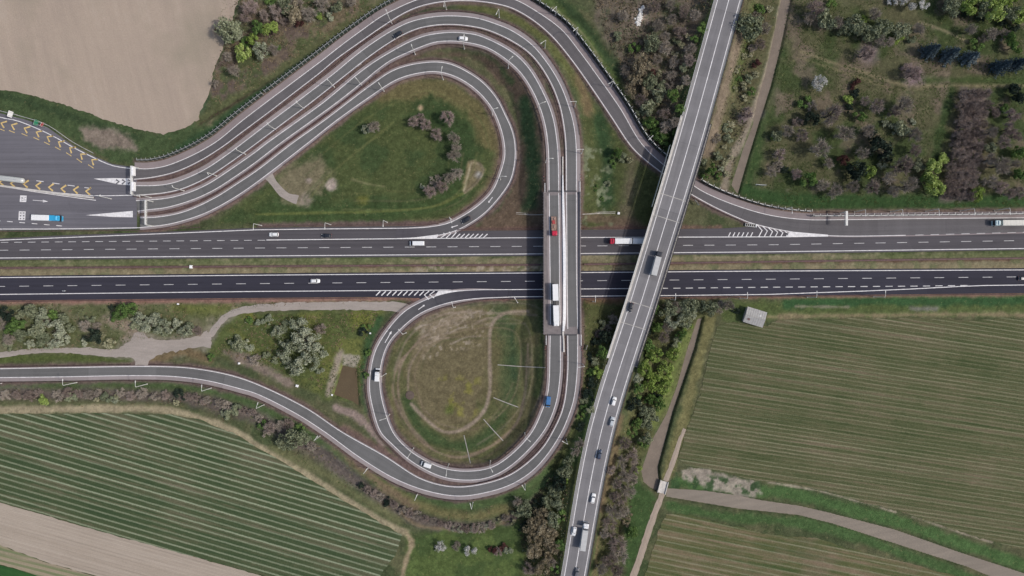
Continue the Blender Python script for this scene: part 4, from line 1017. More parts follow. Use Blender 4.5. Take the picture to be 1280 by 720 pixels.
for yy in (186, 262, 327, 381, 440):
    i = np.abs(OV.c_px[:, 1] - yy).argmin(); p = OV.c[i]
    sub(ov, 'pier', lambda m: (m.tube((p[0] - 2.2, p[1] + .6, -.5), (p[0] - 2.2, p[1] + .6, p[2] - 1.6), .75, n=12), m.tube((p[0] + 2.2, p[1] - .6, -.5), (p[0] + 2.2, p[1] - .6, p[2] - 1.6), .75, n=12),
        m.box((p[0], p[1], p[2] - 2.0), (8.2, 1.5, .9), math.radians(-12))), M['concrete'])
for yy in (247, 272, 381, 406):
    i = np.abs(OV.c_px[:, 1] - yy).argmin()
    sub(ov, 'expansion_joint', lambda m: m.sweep([OV.e1[i] + (0, 0, .012), OV.e2[i] + (0, 0, .012)], [(.16, 0), (.16, .01), (-.16, .01), (-.16, 0)]), M['concrete'])
i0, i1 = np.abs(OV.c_px[:, 1] - 188).argmin(), np.abs(OV.c_px[:, 1] - 268).argmin()
sp_ = np.array([OV.e1[i] + OV.n[i] * 1.5 for i in range(i0, i1)])
if len(sp_) > 2:
    sub(ov, 'safety_screen', lambda m: m.sweep(sp_, [(-.5, -.4), (-.6, 2.6), (-.68, 2.6), (-.58, -.4)] if OV.n[i0][0] < 0 else [(.5, -.4), (.6, 2.6), (.68, 2.6), (.58, -.4)]), M['screen'])

# small canal bridge of the farm track
cb_ = empty('canal_bridge', tuple(at(828.5, 609, 0)), math.radians(75))
tag(cb_, 'small pale concrete bridge carrying the farm track over the canal', 'bridge')
mb = MB(); mb.box((0, 0, -.25), (5.6, 3.2, .6)); mb.build('deck', M['pale_concrete'], cb_)
for sg in (1, -1):
    mb = MB(); mb.box((0, sg * 1.75, .0), (5.8, .3, 1.2)); mb.build('parapet', M['pale_concrete'], cb_)
mb = MB(); mb.box((-2.6, 0, -1.0), (.5, 3.9, 1.4)); mb.build('abutment', M['concrete'], cb_)
mb = MB(); mb.box((2.6, 0, -1.0), (.5, 3.9, 1.4)); mb.build('abutment', M['concrete'], cb_)
# ------------------------------------------------------------------ guard rails
_rail_post = None
def guard_rail(P, label, group=None, double=False, name='guard_rail', height=.75, mat='rust', spacing=4.0, cat='guard rail'):
    """one run of rail along world points, posts as parts"""
    global _rail_post
    P = np.asarray(P, float); L = arclen(P)
    n = max(2, int(L[-1] / 2.5)); s = np.linspace(0, L[-1], n); P = np.stack([np.interp(s, L, P[:, k]) for k in range(3)], 1)
    e = empty(name, tuple(P[len(P) // 2])); tag(e, label, cat, group); base = P[len(P) // 2]
    Q = P - base
    mb = MB()
    offs = (.28, -.28) if double else (0,)
    for u in offs:
        mb.sweep(Q, [(u + .05, height - .32), (u + .13, height - .16), (u + .05, height), (u - .05, height), (u - .12, height - .16), (u - .05, height - .32)])
    mb.sweep(Q, [(.34 if double else .17, height), (.34 if double else .17, height + .05), (-.34 if double else -.17, height + .05), (-.34 if double else -.17, height)]) if double else None
    mb.build('rail', M[mat], e)
    if _rail_post is None:
        mb = MB(); mb.box((0, 0, 0), (.16, .22, 1.3)); mb.box((0, 0, .4), (.22, .36, .2)); _rail_post = mb.mesh('post', M['rust'])
    k = int(min(98, max(2, L[-1] / spacing))); T = np.gradient(P[:, :2], axis=0)
    for t in np.linspace(0, L[-1], k):
        q = np.array([np.interp(t, s, P[:, j]) for j in range(3)]) - base
        d = (np.interp(t, s, T[:, 0]), np.interp(t, s, T[:, 1]))
        o = link('post', _rail_post, e); o.location = q + (0, 0, height - .68); o.rotation_euler = (0, 0, math.atan2(d[1], d[0]))
    return e
def run(s_, side, off, a, b, label, **kw):
    i, j = sorted((s_.near(*a), s_.near(*b)))
    return guard_rail(s_.edge(side, off)[i:j + 1], label, **kw)
G = 'weathered brown guard rails along the roads'
A = A_left
run(A, 2, .35, (175, 224), (475, 35), 'brown guard rail inside the outermost slip road, from the gantry to the top edge', group=G)
run(A, 2, .45, (640, 8), (826, 212), 'brown guard rail inside the outer slip road, west of the overpass', group=G)
run(A, 2, .35, (866, 243), (935, 277), 'short brown guard rail inside the outer slip road, east of the overpass', group=G)
run(B, 1, .35, (185, 232), (500, 36), 'brown guard rail above the second slip road from the outside, straight part', group=G)
run(B, 1, .4, (505, 33), (719.5, 170), 'brown guard rail on the outside of the large upper bend', group=G)
run(B, 1, .4, (721, 425), (590, 619), 'brown guard rail around the outside of the lower bend, east part', group=G)
run(B, 1, .4, (585, 619), (390, 529), 'brown guard rail around the outside of the lower bend, west part', group=G)
run(B, 1, .4, (385, 526), (0, 472), 'brown guard rail south of the exit road beside the brook', group=G)
run(B, 2, .3, (130, 245), (450, 86), 'brown guard rail between the two middle slip roads, straight part', group=G)
run(B, 2, .3, (455, 82), (707, 175), 'brown guard rail between the two middle roads around the upper bend', group=G)
run(B, 2, .3, (709, 445), (600, 606), 'dark brown guard rail between the two roads of the lower bend', group=G)
run(B, 2, .35, (430, 542), (190, 458), 'brown guard rail on the north side of the exit road below the pond', group=G)
run(B, 2, .35, (165, 458), (0, 461), 'brown guard rail on the north side of the exit road at the left edge', group=G)
run(C, 2, .3, (195, 261), (470, 92), 'brown guard rail above the innermost slip road, straight part', group=G)
run(C, 2, .4, (475, 89), (685, 178), 'brown guard rail on the inside of the middle upper bend', group=G)
run(C, 2, .4, (687, 425), (590, 588), 'brown guard rail on the inside of the lower loop, east part', group=G)
run(C, 2, .4, (585, 588), (476, 480), 'brown guard rail on the inside of the lower loop, south-west part', group=G)
run(C, 2, .4, (475, 470), (640, 372), 'brown guard rail on the inside of the lower loop beside the merging lane', group=G)
run(C, 1, .4, (530, 586), (463, 480), 'brown guard rail on the outside of the lower loop beside the pond', group=G)
run(C, 1, .4, (463, 470), (520, 380), 'brown guard rail on the outside of the lower loop beside the gravel track', group=G)
run(D, 1, .35, (190, 272), (460, 108), 'brown guard rail along the upper edge of the innermost slip road', group=G)
run(D, 1, .4, (465, 105), (643, 190), 'brown guard rail on the outside of the inner upper loop, top part', group=G)
run(D, 1, .4, (643, 200), (575, 287), 'brown guard rail on the outside of the inner upper loop, bottom part', group=G)
run(D, 2, .35, (195, 284), (322, 226), 'brown guard rail below the innermost slip road beside the motorway', group=G)
run(D, 2, .35, (352, 203), (545, 88), 'brown guard rail on the inside of the inner upper loop, north-west part', group=G)
run(D, 2, .4, (550, 88), (630, 200), 'brown guard rail on the inside of the inner upper loop, east part', group=G)
run(D, 2, .4, (629, 208), (550, 279), 'brown guard rail on the inside of the inner upper loop, south-east part', group=G)
gp = lambda pts, z=0.0: px_path(pts, z)
guard_rail(gp([(-60, 335.6), (320, 333), (640, 331.2), (676, 331)]), 'double brown guard rail along the motorway median, west of the ramp bridge', group=G, double=True, spacing=2.6)
guard_rail(gp([(730, 330.5), (960, 327.2), (1340, 322)]), 'double brown guard rail along the motorway median, east of the ramp bridge', group=G, double=True, spacing=2.6)
guard_rail(gp([(322, 283.2), (400, 281.9), (500, 281.2), (548, 280.2)]), 'brown guard rail on the motorway verge below the upper grass loop', group=G)
guard_rail(gp([(572, 287), (640, 286.4), (678, 286)]), 'brown guard rail on the motorway verge left of the ramp bridge', group=G)
guard_rail(gp([(730, 286), (800, 285.2)]), 'brown guard rail on the motorway verge between the two bridges', group=G)
guard_rail(gp([(-60, 377.6), (320, 374), (460, 372.8)]), 'brown guard rail along the south verge of the motorway, left part', group=G)
guard_rail(gp([(732, 374), (785, 373.2)]), 'short brown guard rail on the south verge between the two bridges', group=G)
guard_rail(gp([(840, 373), (960, 371), (1340, 367.2)]), 'brown guard rail along the south verge of the motorway, right part', group=G)
guard_rail(gp([(-60, 289.6), (0, 289.4), (120, 288.6), (190, 287.6), (250, 284)], .1), 'dark guard rail between the toll plaza and the motorway', group=G)
guard_rail(gp([(-60, 230.2), (0, 232.2), (45, 238.4), (87, 244), (118, 247.3)], .13), 'white hatched barrier dividing the two halves of the toll plaza', name='plaza_barrier', height=.6, mat='pale_concrete', cat='road barrier', spacing=1.6, double=True)
guard_rail(gp([(-60, 121), (0, 138.6), (32, 147), (60, 156.5), (92, 178), (118, 192)], .0), 'white-topped guard rail along the upper rim of the toll plaza', group=G, mat='cap')
for sg, nm in ((1, 'left'), (-1, 'right')):
    pts = OV.c + np.stack([-np.gradient(OV.c[:, 1]), np.zeros(len(OV.c)), np.zeros(len(OV.c))], 1) * 0
    side = 1 if sg == 1 else 2
    for a, b, w in (((911, -60), (869, 148), 'north'), ((772, 458), (706, 780), 'south')):
        i, j = sorted((OV.near(*a), OV.near(*b)))
        wd = ('pale kerbed rail' if sg == 1 else 'dark brown rail')
        guard_rail(OV.edge(side, .3)[i:j + 1], f'{wd} on the {nm} edge of the overpass road, {w} part', group='rails along the overpass road', mat='galv' if sg == 1 else 'rust')
# short white rail ends at the corners of the ramp bridge
wt = 'white rail ends at the ramp bridge corners'
for (x, y0, y1, lb) in ((681, 229, 241, 'north-west'), (724.8, 227, 241, 'north-east'), (682.6, 419, 431, 'south-west'), (726.2, 418, 432, 'south-east')):
    P_ = [at(x, y, 7.3) for y in np.linspace(y0, y1, 6)]
    guard_rail(P_, f'short white rail end at the {lb} corner of the ramp bridge', group=wt, mat='white_paint', height=.9)
    for k, dy in enumerate((-4, -8)):
        yy = (y0 + dy) if y0 < 300 else (y1 - dy * .7)
        p = at(x - (1.2 if x < 700 else -1), yy, 7.0)
        z = max(ground(p[0], p[1]), 0)
        e = empty('marker_post', (p[0], p[1], z)); mb = MB(); mb.tube((0, 0, -.2), (0, 0, 1.0), .16, .14); mb.build('post', M['white_paint'], e)
        mb = MB(); mb.tube((0, 0, 1.0), (0, 0, 1.25), .17, .12); mb.build('band', M['sign_red'], e)
        tag(e, f"white and red marker post by the {lb} bridge corner, {'nearer to' if k == 0 else 'farther from'} the rail end", 'marker post', 'marker posts at the ramp bridge corners')

# ------------------------------------------------------------------ noise barriers
def noise_barrier(P, side, label, cap_share=.9, capmat='cap', h=3.0, capw=.34, gap=3.0):
    P = np.asarray(P, float); L = arclen(P); k = int(L[-1] / gap)
    s = np.linspace(0, L[-1], k * 2 + 1); P = np.stack([np.interp(s, L, P[:, q]) for q in range(3)], 1)
    for i in range(len(P)): P[i, 2] = min(0.1, ground(P[i, 0], P[i, 1])) - .1
    base = P[len(P) // 2].copy(); e = empty('noise_barrier', tuple(base)); tag(e, label, 'noise barrier', 'noise barriers along the outer slip road'); Q = P - base
    mb = MB(); mb.sweep(Q, [(.09, 0), (.09, h), (-.09, h), (-.09, 0)]); mb.build('panel', M['barrier'], e)
    mb = MB()
    for i in range(0, len(Q) - 2, 2):
        a, b = Q[i], Q[i + 2]; c = (a + b) / 2; d = b - a; ln = np.linalg.norm(d[:2])
        mb.box((c[0], c[1], c[2] + h + .06), (ln * cap_share, capw, .1), math.atan2(d[1], d[0]))
    mb.build('coping', M[capmat], e)
    mb = MB(); mb.box((0, 0, h / 2), (.2, .26, h)); mb.box((0, side * .5, h * .97), (.13, .9, .12)); mb.tube((0, side * .3, h * .9), (0, side * .95, 0), .07, n=6)
    pm = mb.mesh('post', M['galv'])
    T = np.gradient(Q[:, :2], axis=0)
    for i in range(0, len(Q), 2):
        o = link('post', pm, e); o.location = Q[i]; o.rotation_euler = (0, 0, math.atan2(T[i, 1], T[i, 0]))
def ab(a, b, off=.7):
    i, j = sorted((A.near(*a), A.near(*b))); return A.edge(1, off)[i:j + 1]
noise_barrier(ab((178, 217), (340, 132)), 1, 'noise barrier with white struts above the outer slip road, beside the bare field', .8, 'slim_cap', 3.0, .2, 2.1)
noise_barrier(ab((343, 130), (545, -3)), 1, 'noise barrier with white struts by the outer slip road, along the top scrub', .8, 'slim_cap', 3.0, .2, 2.1)
noise_barrier(ab((620, -3), (832, 212)), 1, 'dark noise barrier outside the upper bend, west of the overpass', .55, 'galv')
noise_barrier(ab((868, 236), (1010, 284)), 1, 'dark noise barrier curving from the overpass to the right gantry', .6)
noise_barrier(px_path([(1014, 270.6), (1100, 270), (1180, 269), (1340, 267.2)], 0), 1, 'white-topped noise barrier along the motorway below the park', .82)

# ------------------------------------------------------------------ lamps
def make_lamp(al=1.0):
    e = empty('street_lamp')
    mb = MB(); mb.tube((0, 0, -.6), (0, 0, .25), .32, .3, 10); mb.build('base', M['pale_concrete'], e)
    mb = MB(); mb.tube((0, 0, .2), (0, 0, 9.6), .17, .11, 10); mb.build('pole', M['lamp_white'], e)
    mb = MB(); mb.tube((0, 0, 9.5), (.5 * al, 0, 9.95), .11, .09, 8); mb.tube((.5 * al, 0, 9.95), (2.0 * al, 0, 10.1), .09, .08, 8); mb.build('arm', M['lamp_white'], e)
    mb = MB(); mb.box((2.0 * al + .45, 0, 10.1), (1.0, .34, .16), top=(.8, .7)); l = mb.build('luminaire', M['lamp_white'], e)
    mb = MB(); mb.box((2.0 * al + .5, 0, 10.0), (.6, .24, .05)); mb.build('lamp_glass', M['lamp_glass'], l)
    return e
_lamp = {}
_strips = (A, B, C, D)
ORD = ['first', 'second', 'third', 'fourth', 'fifth', 'sixth', 'seventh', 'eighth', 'ninth', 'tenth', 'eleventh', 'twelfth']
def lamps(place, pts, order, target=None, al=1.0):
    for k, q in enumerate(pts):
        x, y = q[:2]; p = on_ground(x, y)
        best = None
        for s_ in _strips:
            d = np.hypot(s_.c[:, 0] - p[0], s_.c[:, 1] - p[1]); i = d.argmin()
            if best is None or d[i] < best[0]: best = (d[i], s_.c[i])
        t = best[1] if target is None else p + np.array(target + (0,), float)
        a = math.atan2(t[1] - p[1], t[0] - p[0])
        first = al not in _lamp
        if first: _lamp[al] = make_lamp(al)
        e = _lamp[al] if first else copy_tree(_lamp[al])
        e.location = p; e.rotation_euler = (0, 0, a)
        lb = f'white street lamp {place}' + (f', {ORD[k]} from the {order}' if len(pts) > 1 else '')
        tag(e, lb, 'street lamp', 'white street lamps along the roads')
lamps('between the two middle slip roads, upper left', [(139, 248.5), (189, 247), (230, 238.5), (271, 220), (307, 193), (345, 162.5), (380, 136), (418, 109)], 'left', None, .15)
lamps('between the inner slip roads', [(452.5, 107.5), (480, 114), (519, 68)], 'left', None, .15)
lamps('above the second slip road', [(490, 30), (558, 12), (624, 22), (681, 60), (718, 134), (726.5, 192)], 'left')
lamps('on the inside of the middle upper bend', [(580.5, 61), (635.5, 85), (673.5, 137), (682, 203)], 'top')
lamps('inside the inner upper loop', [(554, 99.5), (615.5, 144), (625.5, 224.5), (564, 274)], 'top')
lamps('on the verge below the upper grass loop', [(327, 282), (413.5, 281), (484, 278)], 'left', (0, -1))
lamps('outside the outer slip road near the thicket', [(694, 19), (720, 44), (763.5, 109), (811, 175)], 'top')
lamps('inside the lower loop', [(647, 378), (569, 384), (507.5, 416), (482.5, 467), (487, 518), (517, 560), (561, 580), (613, 576), (656, 541)], 'motorway going anticlockwise')
lamps('below the exit road beside the brook', [(2, 479), (96, 478), (184, 480), (264, 485), (330, 506), (400, 545), (460, 585)], 'left')
lamps('outside the lower bend', [(522, 617.5), (591, 628), (656, 605), (707.5, 549)], 'left')
lamps('on the verge of the ramp east of the bridge', [(728, 455)], 'left')
lamps('behind the white-topped noise barrier', [(979, 262), (1068, 265), (1113, 264.8), (1157, 264.2), (1200, 263.8), (1243, 263.2)], 'left', (0, -1))
lamps('on the south verge of the motorway', [(741, 377), (838, 374.5), (925, 373), (1009, 371.5), (1092, 371)], 'left', (0, 1))

# ------------------------------------------------------------------ gantries and signs
def gantry(xc, y0, y1, name, label, z=6.3, panels=(), w=.9, post_y=None, beam='lamp_white'):
    a = at(xc, y0, z); b = at(xc, y1, z); mid = (a + b) / 2
    e = empty(name, (mid[0], mid[1], 0)); tag(e, label, 'gantry'); ln = abs(a[1] - b[1])
    mb = MB()
    for sx in (-1, 1):
        for sz in (-.35, .45): mb.box((sx * w / 2, 0, z + sz), (.12, ln, .12))
    n = max(3, int(ln / 1.2))
    for i in range(n):
        y = -ln / 2 + (i + .5) * ln / n
        mb.tube((-w / 2, y - .5 * ln / n, z + .45), (w / 2, y + .5 * ln / n, z + .45), .05, n=5)
        for sx in (-1, 1): mb.tube((sx * w / 2, y - .5 * ln / n, z - .35), (sx * w / 2, y + .5 * ln / n, z + .45), .05, n=5)
    mb.box((0, 0, z + .56), (w * .8, ln, .05))
    mb.build('beam', M[beam], e)
    for yy in (post_y or (-ln / 2, ln / 2)):
        mb = MB(); mb.tube((0, yy, -.5), (0, yy, z - .2), .22, .2, 10); mb.build('post', M['lamp_white'], e)
    for (c, l_, t_) in panels:
        mb = MB(); mb.box((w / 2 + t_ / 2 + .05, c * ln / 2, z + .1), (t_, l_, 1.9)); mb.build('sign_panel', M['white_paint'], e)
    return e
gantry(164.6, 207.5, 243, 'sign_gantry', 'white sign gantry with two panels at the end of the upper plaza half', panels=((.62, 3.9, .9), (-.45, 4.0, 1.0)), w=.7)
gantry(182.3, 250, 281, 'sign_gantry', 'thin white gantry across the lower half of the toll plaza', w=.55)
gantry(1057.8, 264, 282, 'sign_gantry', 'white cantilever gantry above the right slip lane near the park', w=.9, post_y=(3.0,))
def road_sign(px, py, label, rz, w, h, face, z=2.6, posts=2, back='galv', cat='road sign'):
    p = on_ground(px, py); e = empty('road_sign', tuple(p), rz); tag(e, label, cat)
    for i in range(posts):
        x = (i - (posts - 1) / 2) * w * .6
        mb = MB(); mb.tube((x, 0, -.3), (x, 0, z + h), .07, n=6); mb.build('post', M['galv'], e)
    mb = MB(); mb.box((0, .1, z + h / 2), (w, .09, h)); mb.build('panel', M[face], e)
    mb = MB(); mb.box((0, .1, z + h / 2), (w + .14, .05, h + .14)); mb.build('frame', M[back], e)
R_ = math.radians
road_sign(21, 145.5, 'large white sign on the upper rim of the toll plaza', R_(72), 2.6, 2.8, 'white_paint', back='white_paint')
road_sign(52.5, 156, 'green sign on the upper rim of the toll plaza', R_(70), 2.4, 2.6, 'sign_green')
road_sign(59, 158, 'white sign with red back beside the green sign', R_(60), 1.8, 1.6, 'sign_red', back='white_paint')
p = on_ground(937.5, 281.6); e = empty('crash_cushion', tuple(p), R_(-6)); tag(e, 'white ribbed crash cushion at the hatched nose right of the overpass', 'crash cushion')
for sg in (1, -1):
    mb = MB(); mb.box((0, sg * .62, .62), (4.9, .22, .5)); mb.build('side_rail', M['cap'], e)
for i in range(6):
    mb = MB(); mb.box((-2.3 + i * .92, 0, .6), (.2, 1.3, .8)); mb.build('rib', M['cap'], e)
mb = MB(); mb.box((2.55, 0, .6), (.3, 1.5, .95)); mb.build('nose', M['white_paint'], e)
road_sign(948, 232.5, 'long white sign on the grass bank at the corner of the park', R_(-4), 4.6, 1.6, 'white_paint', 2.2)
road_sign(869, 254, 'small white angled sign under the right edge of the overpass', R_(-55), 3.0, 1.0, 'cap', 2.0)
road_sign(733, 434, 'pale white sign board lying beside the lower end of the ramp bridge', R_(70), 2.2, 1.2, 'cap', 1.0)
def cabinet(px, py, label, d=(1.2, .9, 1.3), mat='white_paint'):
    p = on_ground(px, py); e = empty('utility_cabinet', tuple(p), random.uniform(-.3, .3)); tag(e, label, 'cabinet')
    mb = MB(); mb.box((0, 0, d[2] / 2), d); mb.build('body', M[mat], e)
    mb = MB(); mb.box((0, 0, d[2] + .05), (d[0] + .16, d[1] + .16, .1), top=(.9, .9)); mb.build('roof', M[mat], e)
    mb = MB(); mb.box((0, -d[1] / 2 - .02, d[2] * .5), (d[0] * .8, .05, d[2] * .8)); mb.build('door', M['galv'], e)
cabinet(240, 333.6, 'white cabinet standing in the motorway median', (1.1, 1.3, 1.2))
cabinet(372, 482, 'white cabinet in the scrub above the exit road', (1.0, .9, 1.0)); cabinet(299.5, 454, 'small white cabinet on bare soil above the exit road', (.7, .7, .8))
cabinet(415.5, 493.5, 'small white cabinet at the corner of the brown pond', (.6, .6, .7)); cabinet(463, 416.5, 'small white cabinet in the grass left of the lower loop', (.6, .5, .6))
cabinet(223, 380, 'small white box on the verge south of the motorway', (.7, .5, .5)); cabinet(773, 266.8, 'white box at the end of the bank drain between the bridges', (.9, .9, .8))
# concrete drains running down the banks
def drain(pts, label, w=.55, mat='concrete'):
    P_ = np.array([on_ground(x, y) for x, y in spline(pts, 3)]); b = P_.mean(0); mb = MB()
    mb.sweep(P_ - b + (0, 0, -.12), [(w / 2 + .12, 0), (w / 2 + .12, .26), (w / 2, .26), (w / 2 - .1, .06), (-w / 2 + .1, .06), (-w / 2, .26), (-w / 2 - .12, .26), (-w / 2 - .12, 0)])
    o = mb.build('drain_channel', M[mat]); o.location = b; tag(o, label, 'drain', 'concrete drains down the grass banks')
drain([(728, 267), (748, 266.2), (769, 265.8)], 'pale concrete drain on the bank between ramp bridge and overpass', .6, 'pale_concrete')
drain([(645, 266.5), (660, 267.6), (679, 267.6)], 'pale concrete drain on the bank left of the ramp bridge', .6)
drain([(622, 456), (650, 458), (682, 459.5)], 'concrete drain running straight across the grass inside the lower loop', .1)
drain([(617, 497), (632, 503), (648, 509)], 'short slanting concrete drain inside the lower loop', .12)
drain([(604.5, 524), (616, 537), (629, 551)], 'concrete drain slanting down right inside the lower loop', .12)
drain([(580, 544), (584, 561), (588, 579)], 'concrete drain near the bottom inside the lower loop', .1)
mb = MB(); mb.tube((0, 0, -.6), (0, 0, .22), 2.0, 2.0, 20); mb.tube((0, 0, .22), (0, 0, .32), 1.7, 1.7, 20)
o = mb.build('well_cover', simple('well_soil', rgb(92, 80, 72), .95, .2, 1.0)); o.location = on_ground(512.5, 494); tag(o, 'round dark well cover at the west side inside the lower loop', 'well cover')
# white heap of rubble in the thicket
mb = MB()
for i in range(90):
    t = random.random(); x = 803.5 - t * 7 + random.gauss(0, 1.6); y = 8 + t * 24; p = on_ground(x, y); r = random.uniform(.25, .75)
    rr = [[(p[0] + r * k * math.cos(a) * random.uniform(.7, 1.2), p[1] + r * k * math.sin(a) * random.uniform(.7, 1.2), p[2] + zz * r) for a in np.linspace(0, 6.28, 7)[:-1]] for k, zz in ((1, -.3), (.95, .5), (.45, 1.0))]
    mb.rings(rr)
o = mb.build('rubble_heap', M['rubble']); tag(o, 'heap of white rubble at the top of the thicket beside the overpass', 'rubble heap')

# ------------------------------------------------------------------ shed by the field
hb = at(943.5, 396.5, 2.0); shed = empty('shed', (hb[0] - .2, hb[1] + .1, 0), math.radians(-17)); tag(shed, 'small grey shed with weathered sheet roof at the field corner', 'shed')
mb = MB(); mb.box((0, 0, 1.35), (8.4, 6.4, 2.9)); mb.build('wall', M['concrete'], shed)
m, nt, b = new_mat('shed_roof'); o_ = coords(nt); wv = nt.nodes.new('ShaderNodeTexWave'); wv.inputs['Scale'].default_value = 1.6; wv.inputs['Distortion'].default_value = .6; nt.links.new(o_, wv.inputs[0])
c_ = ramp(nt, noise(nt, o_, .9, 4), [(.3, rgb(142, 140, 138)), (.7, rgb(168, 165, 160))]); c_ = mixc(nt, math_(nt, 'MULTIPLY', wv.outputs['Fac'], .25), c_, rgb(110, 108, 106)); nt.links.new(c_, b.inputs['Base Color']); b.inputs['Roughness'].default_value = .85
rf = MB(); rf.rings([[(x, -3.6, 2.75), (x, 0, 3.5), (x, 3.6, 2.95), (x, 3.6, 3.05), (x, 0, 3.6), (x, -3.6, 2.85)] for x in (-4.6, 4.6)]); rf.build('roof', m, shed)
mb = MB(); mb.box((1.2, -3.24, 1.0), (1.8, .1, 2.1)); dr = mb.build('door', M['bark'], shed)
mb = MB(); mb.box((-2.2, -3.23, 1.6), (1.0, .08, .8)); mb.build('window', M['glass'], shed)
mb = MB(); mb.box((2.0, 1.0, 3.44), (.9, 1.3, .08), .1); mb.build('roof_patch', M['cap'], shed)
mb = MB(); mb.box((-2.6, -1.6, 3.3), (1.3, 1.1, .08), -.15); mb.build('roof_patch', M['rust'], shed)
mb = MB()
for i in range(9): mb.tube((-4.2 + i * 1.05, -3.55, 2.88), (-4.2 + i * 1.05, 0, 3.63), .06, n=5); mb.tube((-4.2 + i * 1.05, 3.55, 3.08), (-4.2 + i * 1.05, 0, 3.63), .06, n=5)
mb.build('roof_seam', M['galv'], shed)
mb = MB(); mb.tube((-4.6, 0, 3.63), (4.6, 0, 3.63), .12, n=6); mb.build('ridge_cap', M['concrete'], shed)

# ------------------------------------------------------------------ vehicles
def ring(x0, x1, w, z, r=.35, n=5, nose=0.0):
    """rounded plan outline; nose pinches the front corners"""
    pts = []
    for cx, cy, a0, k in ((x1 - r, w / 2 - r, 0, 1), (x0 + r, w / 2 - r, 90, 0), (x0 + r, -w / 2 + r, 180, 0), (x1 - r, -w / 2 + r, 270, 1)):
        for a in np.linspace(a0, a0 + 90, n):
            y = cy + r * math.sin(math.radians(a)); x = cx + r * math.cos(math.radians(a))
            if k and nose: x -= nose * (abs(y) / (w / 2)) ** 2
            pts.append((x, y, z))
    return pts
_wheel = {}
def wheels(e, xs, half, r=.33, wd=.22):
    for x in xs:
        for sg in (1, -1):
            key = (r, wd)
            if key not in _wheel:
                mb = MB(); mb.tube((0, -wd / 2, 0), (0, wd / 2, 0), r, n=16); mr = MB(); mr.tube((0, -wd / 2 - .015, 0), (0, wd / 2 + .015, 0), r * .6, n=12)
                _wheel[key] = (mb.mesh('tyre', M['tyre']), mr.mesh('rim', M['rim']))
            w = bpy.data.objects.new('wheel', _wheel[key][0]); COL.objects.link(w); w.parent = e; w.location = (x, sg * half, r)
            link('rim', _wheel[key][1], w)
def car(name, label, cat, px, py, z, ang, color, L=4.35, W=1.82, Ht=1.48, roof=(-1.55, .35), est=False):
    p = at(px, py, z + Ht * .6); e = empty(name, (p[0], p[1], z), ang); tag(e, label, cat); c = P[color]; h = L / 2
    mb = MB()
    mb.rings([ring(-h + .08, h - .08, W - .14, .22, .35, 5, .18), ring(-h, h, W, .42, .42, 5, .25), ring(-h, h - .02, W, .68, .42, 5, .28), ring(-h + .05, h - .25, W - .1, .88, .42, 5, .3), ring(-h + .16, h - .6, W - .3, .96, .4, 5, .3)])
    mb.build('body', c, e, True)
    a, b2 = roof; back = -h + (.12 if est else .3)
    mb = MB(); mb.rings([ring(back, h * .42, W - .2, .9, .3), ring(a - .1, b2 + .12, W - .5, Ht - .1, .28)]); mb.build('window', M['glass'], e, False)
    mb = MB(); mb.rings([ring(a - .12, b2 + .14, W - .48, Ht - .1, .26), ring(a - .05, b2 + .05, W - .54, Ht - .02, .26), ring(a + .2, b2 - .2, W - .8, Ht, .2)]); mb.build('roof', c, e, True)
    for sg in (1, -1):
        # pillars
        mb = MB(); mb.tube((h * .42, sg * (W / 2 - .14), .92), (b2 + .1, sg * (W / 2 - .27), Ht - .1), .05, n=6); mb.tube((back + .05, sg * (W / 2 - .14), .92), (a, sg * (W / 2 - .27), Ht - .1), .07, n=6); mb.build('pillar', c, e)
        mb = MB(); mb.box((h - .22, sg * (W / 2 - .32), .66), (.3, .36, .14)); mb.build('headlight', M['lamp_glass'], e)
        mb = MB(); mb.box((-h + .06, sg * (W / 2 - .3), .74), (.12, .34, .14)); mb.build('tail_light', M['tail'], e)
        mb = MB(); mb.box((h * .36, sg * (W / 2 + .06), .98), (.14, .2, .12)); mb.build('mirror', c, e)
    wheels(e, (-h * .62, h * .62), W / 2 - .1); return e
def van(name, label, cat, px, py, z, ang, color, L=5.6, W=2.0, Ht=2.4, nose=1.0):
    p = at(px, py, z + Ht * .6); e = empty(name, (p[0], p[1], z), ang); tag(e, label, cat); c = P[color]; h = L / 2
    mb = MB(); mb.rings([ring(-h, h, W - .1, .3, .25, 5, .1), ring(-h, h, W, .6, .3, 5, .15), ring(-h, h - .1, W, 1.05, .3, 5, .2), ring(-h, h - nose * .55, W - .04, 1.25, .22, 5, .1)]); mb.build('body', c, e)
    mb = MB(); mb.rings([ring(-h + .02, h - nose * .6, W - .06, 1.24, .2), ring(-h + .06, h - nose * 1.5, W - .22, Ht - .25, .2)]); mb.build('window', M['glass'], e)
    mb = MB(); mb.rings([ring(-h, h - nose * 2.0, W - .03, 1.2, .1), ring(-h + .03, h - nose * 1.9, W - .16, Ht - .2, .15), ring(-h + .05, h - nose * 1.55, W - .2, Ht - .08, .18), ring(-h + .2, h - nose * 1.75, W - .4, Ht, .15)]); mb.build('cargo_body', c, e)
    for i in range(3):
        mb = MB(); mb.box((-h * .6 + i * L * .2, 0, Ht + .01), (.06, W * .7, .04)); mb.build('roof_rib', c, e)
    for sg in (1, -1):
        mb = MB(); mb.box((h - .16, sg * (W / 2 - .3), .85), (.22, .34, .22)); mb.build('headlight', M['lamp_glass'], e)
        mb = MB(); mb.box((h - nose * 1.1, sg * (W / 2 + .14), 1.3), (.14, .26, .3)); mb.build('mirror', M['chassis'], e)
    wheels(e, (-h * .62, h * .64), W / 2 - .12, .36); return e
